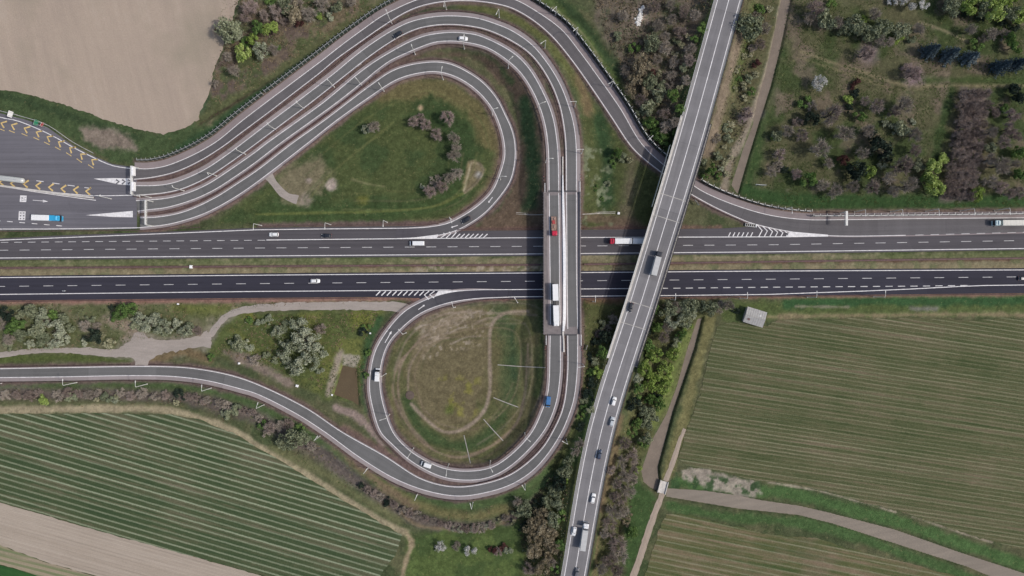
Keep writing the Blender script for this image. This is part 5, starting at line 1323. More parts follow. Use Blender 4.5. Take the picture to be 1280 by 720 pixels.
def cab(e, x0, ln, W, Ht, c, deflector=True):
    """tractor cab from x0 forwards"""
    mb = MB(); mb.rings([ring(x0, x0 + ln, W - .1, .45, .2, 5, .08), ring(x0, x0 + ln, W, .9, .25, 5, .12), ring(x0, x0 + ln, W, 1.6, .28, 5, .14)]); mb.build('cab', c, e)
    mb = MB(); mb.rings([ring(x0 + .25, x0 + ln - .01, W - .04, 1.58, .28, 5, .14), ring(x0 + .25, x0 + ln - .22, W - .14, Ht - .5, .28, 5, .12)]); mb.build('windscreen', M['glass'], e)
    mb = MB(); mb.rings([ring(x0, x0 + ln * .5, W - .03, 1.6, .1), ring(x0, x0 + ln * .55, W - .1, Ht - .55, .15)]); mb.build('cab_back', c, e)
    mb = MB(); mb.rings([ring(x0, x0 + ln - .15, W - .08, Ht - .55, .25, 5, .1), ring(x0 + .03, x0 + ln - .35, W - .2, Ht - .25, .25), ring(x0 + .2, x0 + ln - .8, W - .6, Ht - .12, .2)]); rf = mb.build('cab_roof', c, e)
    mb = MB(); mb.box((x0 + ln * .6, 0, Ht - .17), (.6, .7, .06)); mb.build('roof_hatch', M['glass'], rf)
    if deflector:
        mb = MB(); mb.box((x0 + ln * .3, 0, Ht + .05), (ln * .5, W * .75, .5), top=(.55, .9), shift=(-ln * .1, 0)); mb.build('wind_deflector', c, rf)
    for sg in (1, -1):
        mb = MB(); mb.box((x0 + ln - .12, sg * (W / 2 - .3), .8), (.16, .4, .2)); mb.build('headlight', M['lamp_glass'], e)
        mb = MB(); mb.box((x0 + ln - .25, sg * (W / 2 + .2), 2.0), (.14, .3, .7)); mb.build('mirror', M['chassis'], e)
def box_body(e, x0, x1, W, z0, z1, mat, name='trailer', ribs=True):
    mb = MB(); mb.rings([ring(x0, x1, W, z0, .06, 2), ring(x0, x1, W, z1 - .06, .06, 2), ring(x0 + .05, x1 - .05, W - .1, z1, .06, 2)]); t = mb.build(name, mat, e)
    if ribs:
        mb = MB(); n = max(3, int((x1 - x0) / 1.3))
        for i in range(n): mb.box((x0 + (i + .5) * (x1 - x0) / n, 0, z1 + .015), (.07, W - .12, .05))
        mb.build('roof_bow', mat, t)
    mb = MB(); mb.box((x0 - .04, 0, (z0 + z1) / 2), (.06, W - .2, z1 - z0 - .2)); mb.build('rear_door', M['galv'], t)
    mb = MB(); mb.box(((x0 + x1) / 2, 0, z0 - .12), (x1 - x0 - .3, .9, .24)); mb.build('chassis', M['chassis'], e)
def truck_root(name, label, px, py, z, ang, Ht=3.6, cat='truck'):
    p = at(px, py, z + Ht * .75); e = empty(name, (p[0], p[1], z), ang); tag(e, label, cat); return e
def img_ang(dx, dy): return math.atan2(-dy, dx)
def rz_(key, x, y): s_ = dict(A=A, B=B, C=C, D=D, O=OV)[key]; return float(s_.z[s_.near(x, y)]) + .012
mz = ZU + .012
car('car', 'black car on the second slip road at the top bend', 'car', 497, 43, rz_('B', 497, 43), img_ang(-1, .62), 'black', L=4.6)
car('car', 'white car on the third slip road at the top of the bend', 'car', 579, 48, rz_('C', 579, 48), img_ang(1, .08), 'white', L=4.2)
car('car', 'white car on the motorway below the upper loop, left of a black car', 'car', 342, 293.1, mz, img_ang(-1, 0), 'white', L=4.4)
car('car', 'black car on the motorway just right of the white one', 'car', 408, 294.6, mz, img_ang(-1, 0), 'black', L=4.6)
van('van', 'long white delivery van on the motorway left of the hatched nose', 'van', 521, 304.2, mz, img_ang(-1, 0), 'white', L=6.8, W=2.1, Ht=2.6)
car('car', 'black car at the bottom end of the inner upper loop', 'car', 582.5, 274.8, rz_('D', 582, 274), img_ang(-.88, .48), 'black', L=4.7)
car('car', 'white car on the dark lower carriageway, left half', 'car', 394, 351.2, mz, img_ang(1, 0), 'white', L=4.4)
car('car', 'white car on the overpass just below the thick tree belt', 'car', 767.5, 501.5, rz_('O', 767, 501), img_ang(.28, -1), 'white', L=4.0)
car('car', 'silver car on the overpass behind the upper white one', 'car', 765, 527, rz_('O', 765, 527), img_ang(.25, -1), 'silver', L=4.4)
car('car', 'dark navy car alone on the lower overpass', 'car', 749.5, 568, rz_('O', 750, 568), img_ang(.24, -1), 'navy', L=4.5)
car('car', 'white car on the overpass above the white lorry', 'car', 741.5, 623, rz_('O', 741, 623), img_ang(.2, -1), 'white', L=4.6)
car('car', 'small white car on the overpass going down past the white lorry', 'car', 717.8, 664.5, rz_('O', 718, 664), img_ang(-.2, 1), 'white', L=4.1)
car('car', 'dark car at the bottom edge of the overpass', 'car', 721, 716, rz_('O', 721, 716), img_ang(.2, -1), 'grey', L=4.4)
car('car', 'black car on the left lane at the middle of the overpass', 'car', 788.5, 384.3, rz_('O', 788, 384), img_ang(-.27, 1), 'black', L=4.3)
car('car', 'dark car at the far right edge of the lower carriageway', 'car', 1279.5, 348, mz, img_ang(1, -.01), 'grey', L=4.4)
van('van', 'blue van on the ramp below the white road train', 'van', 685.3, 502.5, rz_('C', 685, 502), img_ang(-.1, 1), 'van_blue', L=5.0, W=2.0, Ht=2.1, nose=.9)
van('van', 'white van with open white front on the west side of the lower loop', 'van', 471.6, 468.5, rz_('C', 471, 468), img_ang(.06, -1), 'white', L=5.9, W=2.1, Ht=2.5)
van('van', 'white van at the bottom of the lower loop', 'van', 532.5, 581, rz_('C', 532, 581), img_ang(-.95, -.3), 'white', L=4.9, W=2.0, Ht=2.2)
# road train on the ramp bridge
zt = rz_('C', 694, 380)
e = truck_root('road_train', 'long white lorry with white trailer driving down the ramp bridge', 694.8, 382, zt, img_ang(.03, 1))
cab(e, 7.0, 2.2, 2.45, 3.3, P['white'], False); box_body(e, -.1, 7.0, 2.5, 1.0, 3.7, M['box_white'], 'cargo_box'); wheels(e, (8.0, 2.6, 1.4), 1.0, .48, .32)
box_body(e, -9.4, -2.2, 2.5, 1.0, 3.75, M['box_white'], 'trailer'); wheels(e, (-7.4, -6.1, -4.0), 1.0, .48, .32)
mb = MB(); mb.box((-1.2, 0, .8), (2.2, .35, .2)); mb.build('drawbar', M['chassis'], e)
# red flatbed
e = truck_root('flatbed_truck', 'red flatbed truck with brown load on the ramp bridge', 693, 283.5, rz_('C', 693, 284), img_ang(.02, 1), 2.4)
cab(e, 1.9, 2.2, 2.4, 2.9, P['red'], False); mb = MB(); mb.box((-1.4, 0, 1.0), (6.4, 2.45, .25)); mb.build('flatbed', M['load'], e)
mb = MB(); mb.box((1.75, 0, 1.5), (.12, 2.45, 1.0)); mb.build('headboard', M['sign_red'], e)
for sg in (1, -1):
    mb = MB(); mb.box((-1.4, sg * 1.2, 1.25), (6.4, .06, .3)); mb.build('side_board', M['load'], e)
for i, (x, y, l, w, h) in enumerate(((-.2, .3, 1.4, 1.3, .5), (-2.1, -.25, 1.6, 1.2, .35), (-3.6, .35, 1.0, .9, .45))):
    mb = MB(); mb.box((x, y, 1.12 + h / 2), (l, w, h), .2 * i); mb.build('load', M['load'] if i != 1 else M['sign_red'], e)
wheels(e, (3.0, -2.4, -3.6), 1.0, .48, .32)
# red and white lorry under the overpass
e = truck_root('articulated_lorry', 'red cab lorry with two white boxes passing under the overpass', 785.5, 301.4, mz, img_ang(-1, 0))
cab(e, 6.3, 2.2, 2.45, 3.4, P['red']); box_body(e, -1.4, 6.1, 2.5, 1.0, 3.75, M['box_white'], 'cargo_box'); box_body(e, -9.6, -1.9, 2.5, 1.0, 3.75, M['box_white'], 'trailer')
wheels(e, (7.3, 2.0, .8, -4.0, -7.0, -8.2), 1.0, .48, .32); mb = MB(); mb.box((-1.6, 0, .8), (1.4, .35, .2)); mb.build('drawbar', M['chassis'], e)
# white lorry at the right edge
e = truck_root('articulated_lorry', 'lorry with pale cab and cream trailer at the right edge', 1262, 278.6, mz, img_ang(-1, 0.005))
cab(e, 4.6, 2.3, 2.45, 3.5, P['teal']); box_body(e, -8.5, 3.6, 2.5, 1.0, 3.75, M['box_cream'], 'trailer'); wheels(e, (5.8, 2.4, -5.0, -6.2, -7.4), 1.0, .48, .32)
mb = MB(); mb.box((4.0, 0, .9), (1.4, 1.0, .3)); mb.build('chassis', M['chassis'], e)
# grey lorry and white lorry on the overpass
zo = rz_('O', 820, 330)
e = truck_root('box_truck', 'grey box lorry with black cab on the upper half of the overpass', 820.8, 329.5, zo, img_ang(.27, -1), 3.4)
cab(e, 3.4, 2.2, 2.45, 3.2, P['black'], False); box_body(e, -5.2, 3.1, 2.5, 1.0, 3.5, M['box_grey'], 'cargo_box'); wheels(e, (4.5, -2.5, -3.8), 1.0, .48, .32)
zo = rz_('O', 730, 670)
e = truck_root('articulated_lorry', 'white lorry with pale grey trailer near the lower end of the overpass', 730.6, 670.5, zo, img_ang(.14, -1))
cab(e, 3.7, 2.3, 2.45, 3.5, P['white']); box_body(e, -6.2, 2.9, 2.5, 1.0, 3.6, M['box_grey'], 'trailer'); wheels(e, (4.8, 1.8, -3.6, -4.9), 1.0, .48, .32)
mb = MB(); mb.box((3.2, 0, .9), (1.4, 1.0, .3)); mb.build('chassis', M['chassis'], e)
# blue lorry on the plaza
e = truck_root('articulated_lorry', 'lorry with bright blue cab and white trailer on the toll plaza', 58.5, 272.4, pz + .03, img_ang(1, .03))
cab(e, 3.9, 2.2, 2.45, 3.4, P['blue']); box_body(e, -6.5, 1.3, 2.5, 1.0, 3.6, M['box_white'], 'trailer'); wheels(e, (5.0, 2.2, -3.4, -4.6), 1.0, .48, .32)
mb = MB(); mb.rings([ring(1.3, 3.9, 2.45, 1.0, .1, 2), ring(1.3, 3.85, 2.4, 3.3, .1, 2)]); mb.build('front_box', P['blue'], e)
# tanker at the left edge
e = truck_root('tank_truck', 'long white tank trailer at the left edge of the toll plaza', 8, 223.3, pz + .03, img_ang(-1, -.12), 3.2)
R2 = []
for x, k in ((-8.0, .35), (-7.8, .75), (-7.3, .97), (-6.6, 1), (5.5, 1), (6.1, .9), (6.3, .5)):
    R2.append([(x, 1.22 * k * math.cos(t), 2.2 + 1.15 * k * math.sin(t)) for t in np.linspace(0, 2 * math.pi, 18, endpoint=False)])
mb = MB(); mb.rings(R2); tk = mb.build('tank', M['tank'], e, True)
mb = MB(); mb.box((-.5, 0, 3.38), (10.5, .5, .06)); mb.build('walkway', M['galv'], tk)
for x in (-5, -2, 1, 4):
    mb = MB(); mb.tube((x, 0, 3.3), (x, 0, 3.5), .3, n=12); mb.build('hatch', M['galv'], tk)
mb = MB(); mb.box((-.5, 0, .95), (13, .9, .25)); mb.build('chassis', M['chassis'], e); wheels(e, (-6.2, -5, -3.8, 4, 8.2), 1.0, .48, .32); cab(e, 6.8, 2.2, 2.45, 3.3, P['white'])
# motorcycle
p = at(80, 363.6, .8); e = empty('motorcycle', (p[0], p[1], mz)); tag(e, 'motorcycle on the dark lower carriageway at the far left', 'motorcycle')
mb = MB(); mb.rings([[(x, w * math.cos(t), zz + hh * math.sin(t)) for t in np.linspace(0, 6.283, 10, endpoint=False)] for x, w, zz, hh in ((-.85, .06, .85, .06), (-.5, .16, .8, .14), (0, .19, .78, .22), (.4, .2, .82, .22), (.75, .1, .85, .12))]); mb.build('body', P['silver'], e, True)
mb = MB(); mb.box((-.35, 0, .96), (.7, .28, .1)); mb.build('seat', M['chassis'], e)
mb = MB(); mb.tube((.55, -.38, 1.08), (.55, .38, 1.08), .025); mb.tube((.55, 0, 1.05), (.78, 0, .35), .05); mb.build('handlebar', M['galv'], e)
mb = MB(); mb.box((.8, 0, .95), (.14, .22, .2)); mb.build('headlight', M['lamp_glass'], e)
for x in (-.72, .78):
    mb = MB(); mb.tube((x, -.07, .31), (x, .07, .31), .31, n=18); w = mb.build('wheel', M['tyre'], e)
    mb = MB(); mb.tube((x, -.08, .31), (x, .08, .31), .17, n=12); mb.build('rim', M['rim'], w)
# its rider: one continuous skinned body
def rider(loc):
    J = [((-.3, 0, 1.02), .17), ((-.22, 0, 1.25), .16), ((-.08, 0, 1.48), .18), ((.0, 0, 1.6), .08), ((.04, 0, 1.68), .09),
         ((-.06, .2, 1.5), .08), ((.14, .33, 1.28), .06), ((.46, .33, 1.12), .045), ((.56, .3, 1.11), .045),
         ((-.06, -.2, 1.5), .08), ((.14, -.33, 1.28), .06), ((.46, -.33, 1.12), .045), ((.56, -.3, 1.11), .045),
         ((-.28, .14, .98), .11), ((.16, .26, .86), .085), ((-.12, .24, .44), .06), ((.06, .25, .36), .05),
         ((-.28, -.14, .98), .11), ((.16, -.26, .86), .085), ((-.12, -.24, .44), .06), ((.06, -.25, .36), .05)]
    E = [(0, 1), (1, 2), (2, 3), (3, 4), (2, 5), (5, 6), (6, 7), (7, 8), (2, 9), (9, 10), (10, 11), (11, 12), (0, 13), (13, 14), (14, 15), (15, 16), (0, 17), (17, 18), (18, 19), (19, 20)]
    me = bpy.data.meshes.new('person'); me.from_pydata([j[0] for j in J], E, [])
    o = link('person', me, None, M['cloth']); o.location = loc
    sk = o.modifiers.new('skin', 'SKIN')
    for i, j in enumerate(J): me.skin_vertices[0].data[i].radius = (j[1], j[1])
    me.skin_vertices[0].data[0].use_root = True
    o.modifiers.new('sub', 'SUBSURF').levels = 1
    tag(o, 'person in a dark jacket and pale helmet riding the motorcycle', 'person')
    mb = MB(); mb.rings([[(.06 + .15 * math.cos(f) * math.cos(t), .14 * math.cos(f) * math.sin(t), 1.78 + .16 * math.sin(f)) for t in np.linspace(0, 6.283, 12, endpoint=False)] for f in np.linspace(-1.3, 1.45, 7)]); mb.build('helmet', M['helmet'], o, True)
rider(e.location)
# ------------------------------------------------------------------ foliage
def leaf_mat(name, a, b_, c_=None, rough=.8, trans=.25):
    m, nt, b = new_mat(name)
    oi = nt.nodes.new('ShaderNodeObjectInfo'); o = coords(nt)
    gi = nt.nodes.new('ShaderNodeNewGeometry')
    n = noise(nt, o, 2.6, 3)
    f = math_(nt, 'MULTIPLY_ADD', oi.outputs['Random'], .45, math_(nt, 'MULTIPLY_ADD', gi.outputs['Random Per Island'], .5, math_(nt, 'MULTIPLY_ADD', n, .9, -.42)))
    st = [(.1, a), (.55, b_)] + ([(.95, c_)] if c_ else [])
    c = ramp(nt, f, st)
    nt.links.new(c, b.inputs['Base Color']); b.inputs['Roughness'].default_value = rough; b.inputs['Specular IOR Level'].default_value = .15
    if trans:
        tr = nt.nodes.new('ShaderNodeBsdfTranslucent'); nt.links.new(c, tr.inputs[0]); mx = nt.nodes.new('ShaderNodeMixShader'); mx.inputs[0].default_value = trans
        nt.links.new(b.outputs[0], mx.inputs[1]); nt.links.new(tr.outputs[0], mx.inputs[2]); nt.links.new(mx.outputs[0], nt.nodes['Material Output'].inputs[0])
    return m
LM = dict(
    bare=leaf_mat('twigs_grey', (0.213, 0.185, 0.151), (0.336, 0.291, 0.241), (0.470, 0.414, 0.347), .9, 0),
    plum=leaf_mat('twigs_plum', (0.190, 0.149, 0.127), (0.299, 0.241, 0.207), (0.425, 0.356, 0.310), .9, 0),
    pink=leaf_mat('twigs_pink', (0.231, 0.179, 0.158), (0.357, 0.278, 0.252), (0.462, 0.367, 0.336), .9, 0),
    olive=leaf_mat('leaf_olive', (0.148, 0.174, 0.104), (0.252, 0.278, 0.174), (0.383, 0.401, 0.260)),
    green=leaf_mat('leaf_green', (0.081, 0.138, 0.046), (0.138, 0.227, 0.065), (0.227, 0.325, 0.097)),
    lime=leaf_mat('leaf_lime', (0.173, 0.251, 0.055), (0.282, 0.376, 0.094), (0.438, 0.516, 0.188)),
    dark=leaf_mat('leaf_dark', (0.020, 0.034, 0.025), (0.034, 0.050, 0.036), (0.056, 0.077, 0.050)),
    spruce=leaf_mat('needle_blue', (0.050, 0.076, 0.090), (0.099, 0.135, 0.153), (0.216, 0.270, 0.288)),
    white=leaf_mat('blossom_white', (0.440, 0.429, 0.396), (0.638, 0.627, 0.594), (0.825, 0.814, 0.792)),
    cream=leaf_mat('blossom_cream', (0.240, 0.240, 0.132), (0.408, 0.396, 0.252), (0.576, 0.540, 0.384)),
    tan=leaf_mat('leaf_tan', (.20, .17, .11), (.32, .27, .18), (.46, .40, .28)),
    red=leaf_mat('leaf_red', (.07, .03, .028), (.10, .045, .04), (.15, .075, .062)),
    pale=leaf_mat('leaf_pale', (0.218, 0.246, 0.164), (0.341, 0.369, 0.259), (0.491, 0.505, 0.382)))

def leaf_mesh(name, mat, n, size, lobes, seed, cone=False, flat=.75):
    r = np.random.default_rng(seed)
    if cone:
        t = r.random(n) ** .75; z = 1 - t * .95; a = r.random(n) * 6.283; rad = t ** .7 * (.78 + .22 * np.sin(z * 34)) * (.74 + .26 * np.sin(a * 7 + seed + z * 9)) * (.6 + .4 * r.random(n))
        c = np.stack([rad * np.cos(a), rad * np.sin(a), z], 1); nr = np.stack([np.cos(a) * .5, np.sin(a) * .5, np.full(n, .8)], 1)
    else:
        k = lobes; a = r.random(k) * 6.283; q = np.sqrt(r.random(k)) * .72
        lc = np.stack([q * np.cos(a), q * np.sin(a), .42 + .36 * r.random(k) * (1.1 - q)], 1); lr = .14 + .28 * r.random(k)
        j = r.integers(0, k, n); d = r.normal(0, 1, (n, 3)); d /= np.linalg.norm(d, axis=1)[:, None]; d[:, 2] = np.where(d[:, 2] < -.3, -d[:, 2], d[:, 2])
        c = lc[j] + d * (lr[j] * (.55 + .5 * r.random(n)))[:, None] * np.array([1, 1, flat]); nr = d
    nr = nr + r.normal(0, .55, (n, 3)); nr /= np.linalg.norm(nr, axis=1)[:, None]
    u = np.cross(nr, r.normal(0, 1, (n, 3))); u /= np.linalg.norm(u, axis=1)[:, None]; w = np.cross(nr, u)
    s = (size * (.55 + .9 * r.random(n)))[:, None]; u = u * s; w = w * s * .7
    v = np.stack([c - u, c - w * .8 + u * .1, c + u, c + w], 1).reshape(-1, 3)
    me = bpy.data.meshes.new(name); me.from_pydata(v.tolist(), [], np.arange(4 * n).reshape(n, 4).tolist()); me.materials.append(mat)
    return me

def twig_mesh(name, mat, seed, sprays=900, width=.0095, low=False):
    """bare crown: limbs fork three times and end in sprays of thin twigs"""
    r = np.random.default_rng(seed); V = []; Fc = []
    def stick(a, b, w0, w1):
        d = b - a; u = np.cross(d, r.normal(0, 1, 3)); u /= max(np.linalg.norm(u), 1e-6); w = np.cross(d, u); w /= max(np.linalg.norm(w), 1e-6)
        k = len(V)
        for p, ww in ((a, w0), (b, w1)):
            for t in (0, 2.09, 4.19): V.append(p + ww * (math.cos(t) * u + math.sin(t) * w))
        for i in range(3): j = (i + 1) % 3; Fc.append((k + i, k + j, k + 3 + j, k + 3 + i))
    tips = []
    def grow(p, d, ln, w, dep):
        q = p + d * ln; stick(p, q, w, w * .65)
        if dep == 0: tips.append((q, d)); return
        for _ in range(3 if dep > 1 else 4):
            e = d + r.normal(0, .55, 3) + np.array([0, 0, .12]); e /= np.linalg.norm(e)
            grow(p + d * ln * (.55 + .45 * r.random()), e, ln * (.62 + .2 * r.random()), w * .55, dep - 1)
    nl = 7 if low else 6
    for i in range(nl):
        a = i * 6.283 / nl + r.random(); e = np.array([math.cos(a) * (1.0 if low else .8), math.sin(a) * (1.0 if low else .8), .75 if low else .9]); e /= np.linalg.norm(e)
        grow(np.array([0, 0, .02 if low else .22]) + e * .03, e, .36 if low else .34, .028, 3)
    T = np.array([t[0] for t in tips]); D_ = np.array([t[1] for t in tips])
    for _ in range(sprays):
        j = r.integers(0, len(T)); e = D_[j] + r.normal(0, .7, 3); e /= np.linalg.norm(e)
        a = T[j] - D_[j] * .18 * r.random() + r.normal(0, .02, 3); stick(a, a + e * (.12 + .16 * r.random()), width, width * .3)
    V = np.array(V); rad = np.hypot(V[:, 0], V[:, 1]); V[:, :2] *= (np.minimum(1, 1.05 / np.maximum(np.percentile(rad, 93), 1e-6)))
    V[:, 2] = np.clip(V[:, 2], 0, None); V[:, 2] *= 1.0 / V[:, 2].max()
    me = bpy.data.meshes.new(name); me.from_pydata(V.tolist(), [], Fc); me.materials.append(mat)
    return me

def trunk_mesh(seed):
    r = random.Random(seed); mb = MB(); mb.tube((0, 0, -.12), (.02, 0, .32), .075, .05, 8)
    for i in range(5):
        a = i * 1.26 + r.random(); e = (.34 * math.cos(a), .34 * math.sin(a), .5 + .2 * r.random()); mb.tube((.02, 0, .26 + .05 * r.random()), e, .035, .014, 6)
        mb.tube(e, (e[0] * 1.6, e[1] * 1.6 + .08, e[2] + .16), .014, .006, 5)
    return mb.mesh('trunk', M['bark'])
CM = {}
for k_ in LM:
    for v_ in range(3):
        sd = hash((k_, v_)) % 1000 if False else sum(map(ord, k_)) * 7 + v_ * 131
        if k_ in ('bare', 'plum', 'pink'):
            CM[k_, 'tree', v_] = twig_mesh('crown', LM[k_], sd, 820); CM[k_, 'shrub', v_] = twig_mesh('shrub', LM[k_], sd + 5, 1000, .014, True)
        elif k_ == 'spruce':
            CM[k_, 'tree', v_] = leaf_mesh('crown', LM[k_], 2600, .055, 0, sd, True); CM[k_, 'shrub', v_] = CM[k_, 'tree', v_]
        else:
            n_ = dict(white=1300, cream=700, tan=1500, pale=1100).get(k_, 1500); sz = dict(white=.055, cream=.075, tan=.06, pale=.065, dark=.075).get(k_, .07)
            CM[k_, 'tree', v_] = leaf_mesh('crown', LM[k_], n_, sz, 12 + 3 * v_, sd); CM[k_, 'shrub', v_] = leaf_mesh('shrub', LM[k_], int(n_ * .7), sz * 1.25, 9 + 2 * v_, sd + 3, flat=.6)
TR = [trunk_mesh(i) for i in range(3)]
DESC = dict(bare=('leafless grey-brown tree', 'leafless grey-brown shrub'), plum=('leafless dark plum-brown tree', 'leafless plum-brown shrub'), pink=('leafless pinkish tree', 'leafless pinkish shrub'),
            olive=('grey-green bushy tree', 'grey-green bush'), green=('fresh green bushy tree', 'fresh green bush'), lime=('bright yellow-green tree', 'bright yellow-green bush'),
            dark=('dark evergreen tree', 'dark evergreen bush'), spruce=('blue-grey spruce', 'blue-grey spruce'), white=('tree in white blossom', 'shrub in white blossom'),
            cream=('tree with cream blossom', 'shrub with cream blossom'), tan=('tan-brown budding tree', 'tan-brown budding bush'), red=('dark red-leaved tree', 'dark red-leaved bush'), pale=('pale silvery-green tree', 'pale silvery-green bush'))
NAME = dict(spruce='spruce', dark='evergreen')
CODE = dict(b='bare', p='plum', k='pink', o='olive', g='green', l='lime', d='dark', s='spruce', w='white', c='cream', t='tan', r='red', v='pale')
veg_rng = random.Random(5)
ALL = []
def plant(kind, px, py, r_px, tall=None):
    R = r_px / K * dict(white=1.2, bare=1.5, plum=1.5, pink=1.5, spruce=1.6).get(kind, 1.38)
    is_tree = r_px >= 6.5 or kind == 'spruce'
    hh = tall or (R * veg_rng.uniform(1.5, 1.9) if is_tree else R * veg_rng.uniform(.9, 1.2))
    if kind == 'spruce': hh = veg_rng.uniform(9.5, 12.5) if not tall else tall
    p = on_ground(px, py, hh * (.62 if kind != 'spruce' else .5)); rz = veg_rng.uniform(0, 6.28); v = veg_rng.randrange(3)
    sxy = (R * veg_rng.uniform(.85, 1.2), R * veg_rng.uniform(.85, 1.2), hh)
    if is_tree:
        e = empty(NAME.get(kind, 'tree'), tuple(p), rz)
        t = link('trunk', TR[v], e); t.scale = (sxy[0], sxy[1], hh)
        c = link('crown', CM[kind, 'tree', v], e); c.scale = sxy
        if kind not in ('bare', 'plum', 'pink', 'spruce'):   # some bare limbs show through the leaves
            pass
    else:
        e = link('shrub', CM[kind, 'shrub', v]); e.location = p; e.scale = sxy; e.rotation_euler = (0, 0, rz)
    e['category'] = 'tree' if is_tree else 'shrub'
    return e, is_tree
def grove(place, group, items, axis='left'):
    """items: 'b 310 8 12' = kind, photo x, photo y, crown radius in photo pixels"""
    L = []
    for it in items.replace('\n', ';').split(';'):
        q = it.split()
        if len(q) < 4: continue
        L.append((CODE[q[0]], float(q[1]), float(q[2]), float(q[3]), float(q[4]) if len(q) > 4 else None))
    by = {}
    for k, x, y, r, tl in L:
        e, tr = plant(k, x, y, r, tl)
        by.setdefault(DESC[k][0 if tr else 1], []).append((x, y, r, e))
    for d, l in by.items():
        if len(l) == 1: l[0][3]['label'] = f'{d} {place}'; l[0][3]['group'] = group; continue
        xs = [q[0] for q in l]; ys = [q[1] for q in l]
        vert = (max(ys) - min(ys)) > (max(xs) - min(xs)) * 1.1
        l.sort(key=lambda q: q[1] if vert else q[0])
        for i, q in enumerate(l):
            o = ORD[i] if i < 12 else ['thirteenth', 'fourteenth', 'fifteenth', 'sixteenth', 'seventeenth', 'eighteenth'][i - 12]
            if i == len(l) - 1 and i > 0: w = 'lowest' if vert else 'rightmost'
            elif i == 0: w = 'uppermost' if vert else 'leftmost'
            else: w = f"{o} from the {'top' if vert else 'left'}"
            q[3]['label'] = f'{d} {place}, {w}'; q[3]['group'] = group
grove('beside the bare field corner', 'trees by the bare field', 'o 284 37 11; b 272 40 7; v 296 42 7; g 322 34 8; l 338 35 8; l 318 51 8; l 304 65 10; v 325 62 9; b 292 88 8; b 342 62 7; g 349 60 3; b 268 104 5; g 308 52 6; k 306 20 7; b 285 70 5; g 290 48 5')
grove('in the scrub at the top', 'scrub at the top', 'k 312 8 9; p 330 18 7; p 345 14 9; o 356 8 9; t 366 14 10; b 385 16 10; r 374 30 4.5; g 396 16 5; b 402 4 9; o 420 8 7; v 412 20 5; b 440 2 7; g 338 4 6; b 372 2 8; l 400 20 4; p 354 26 5')
grove('in the upper thicket by the overpass', 'thicket by the overpass', 'b 870 18 8; p 855 14 8; b 840 24 8; b 824 32 8; o 815 54 9; b 831 60 9; b 832 46 7; p 850 40 8; b 864 60 7; c 860 46 3.5; c 852 56 4; c 844 65 4; g 868 50 5; g 793 60 6; b 842 78 8; p 862 74 7; o 856 84 6; p 818 8 8; b 780 20 8; o 772 45 6; b 838 6 8; g 876 34 6; o 846 50 5; b 822 74 7')
grove('in the lower thicket by the overpass', 'thicket by the overpass', 't 802 80 11; r 816 90 5; t 794 98 9; o 812 102 8; c 824 91 4; b 782 90 7; p 802 124 8; t 788 114 7; g 842 120 8; c 850 107 4; b 840 94 7; o 826 118 8; g 814 152 8; o 812 134 8; c 825 129 3.5; p 830 142 8; g 829 172 8; g 850 134 6; b 844 152 7; b 832 158 7; o 824 104 6; t 808 112 7; g 818 166 6; b 838 108 6; o 800 140 6; g 845 165 5; b 858 100 6')
grove('between overpass and upper canal', 'shrubs between overpass and canal', 'o 937 33 12; c 961 11 5; g 949 9 6; b 957 36 7; p 951 54 7; r 945 79 5; c 930 70 4; c 924 87 5; c 946 94 5; c 931 108 5; c 929 123 4.5; c 918 112 4; g 939 114 5; k 934 141 8; b 940 60 5; o 936 98 5; b 945 20 6; c 941 68 3.5; g 924 100 4', 'top')
grove('near the slip road and canal', 'shrubs between overpass and canal', 'o 909 159 6; c 914 155 4; o 910 173 6; g 890 212 7; c 907 202 4.5; o 898 195 6; c 914 197 3.5; o 879 202 5; g 882 218 5; c 908 217 4; b 896 172 5; v 901 210 4; g 900 220 4; c 905 184 3.5')
grove('inside the upper grass loop', 'round bushes inside the upper grass loop', 'k 517 152 7; k 532 156 8; k 559 147 9; k 546 168 7.5; b 568 172 8; b 567 194 8; b 572 217 8; k 552 233 8; k 537 239 7.5; b 562 222 8; b 570 184 7; v 459 161 7; b 468 158 7; k 526 146 5; b 545 226 6; v 528 232 3')
grove('on the verge between the bridges', 'shrubs between the two bridges', 'c 786 200 5; g 771 192 7; o 778 196 5; g 766 205 4; g 752 250 3; g 745 235 3; o 760 230 3.5')
# park
grove('along the upper edge of the park', 'trees in the park', 'k 1021 9 11; o 1034 22 12; b 1012 23 8; b 1048 28 8; o 1070 30 11; l 1076 22 6; b 1095 17 8; o 1104 35 9; o 1090 44 9; o 1080 38 8; b 1100 48 7; w 1137 4 10; w 1155 4 6; w 1113 3 5; o 1128 37 8; b 1150 36 8; l 1122 48 6; k 1084 66 10; b 1112 52 7; o 1138 48 6; w 1124 0 7; o 1056 40 7; g 1040 6 6')
grove('in the top right corner of the park', 'trees in the park', 's 1166 62 8.5; s 1190 67 8.5; s 1215 71 8; s 1254 82 8.5; s 1274 79 8; o 1196 6 10; l 1212 8 10; o 1228 8 11; l 1246 11 11; o 1264 13 11; l 1279 18 10; o 1186 0 9; d 1252 27 6; d 1268 31 6; d 1226 22 6; b 1215 37 8; b 1240 41 8; g 1263 46 7; g 1268 58 8; b 1230 48 6; b 1256 42 6; k 1142 92 10; k 1136 86 6; d 1206 16 6; g 1222 55 6; l 1230 0 9; l 1262 0 9')
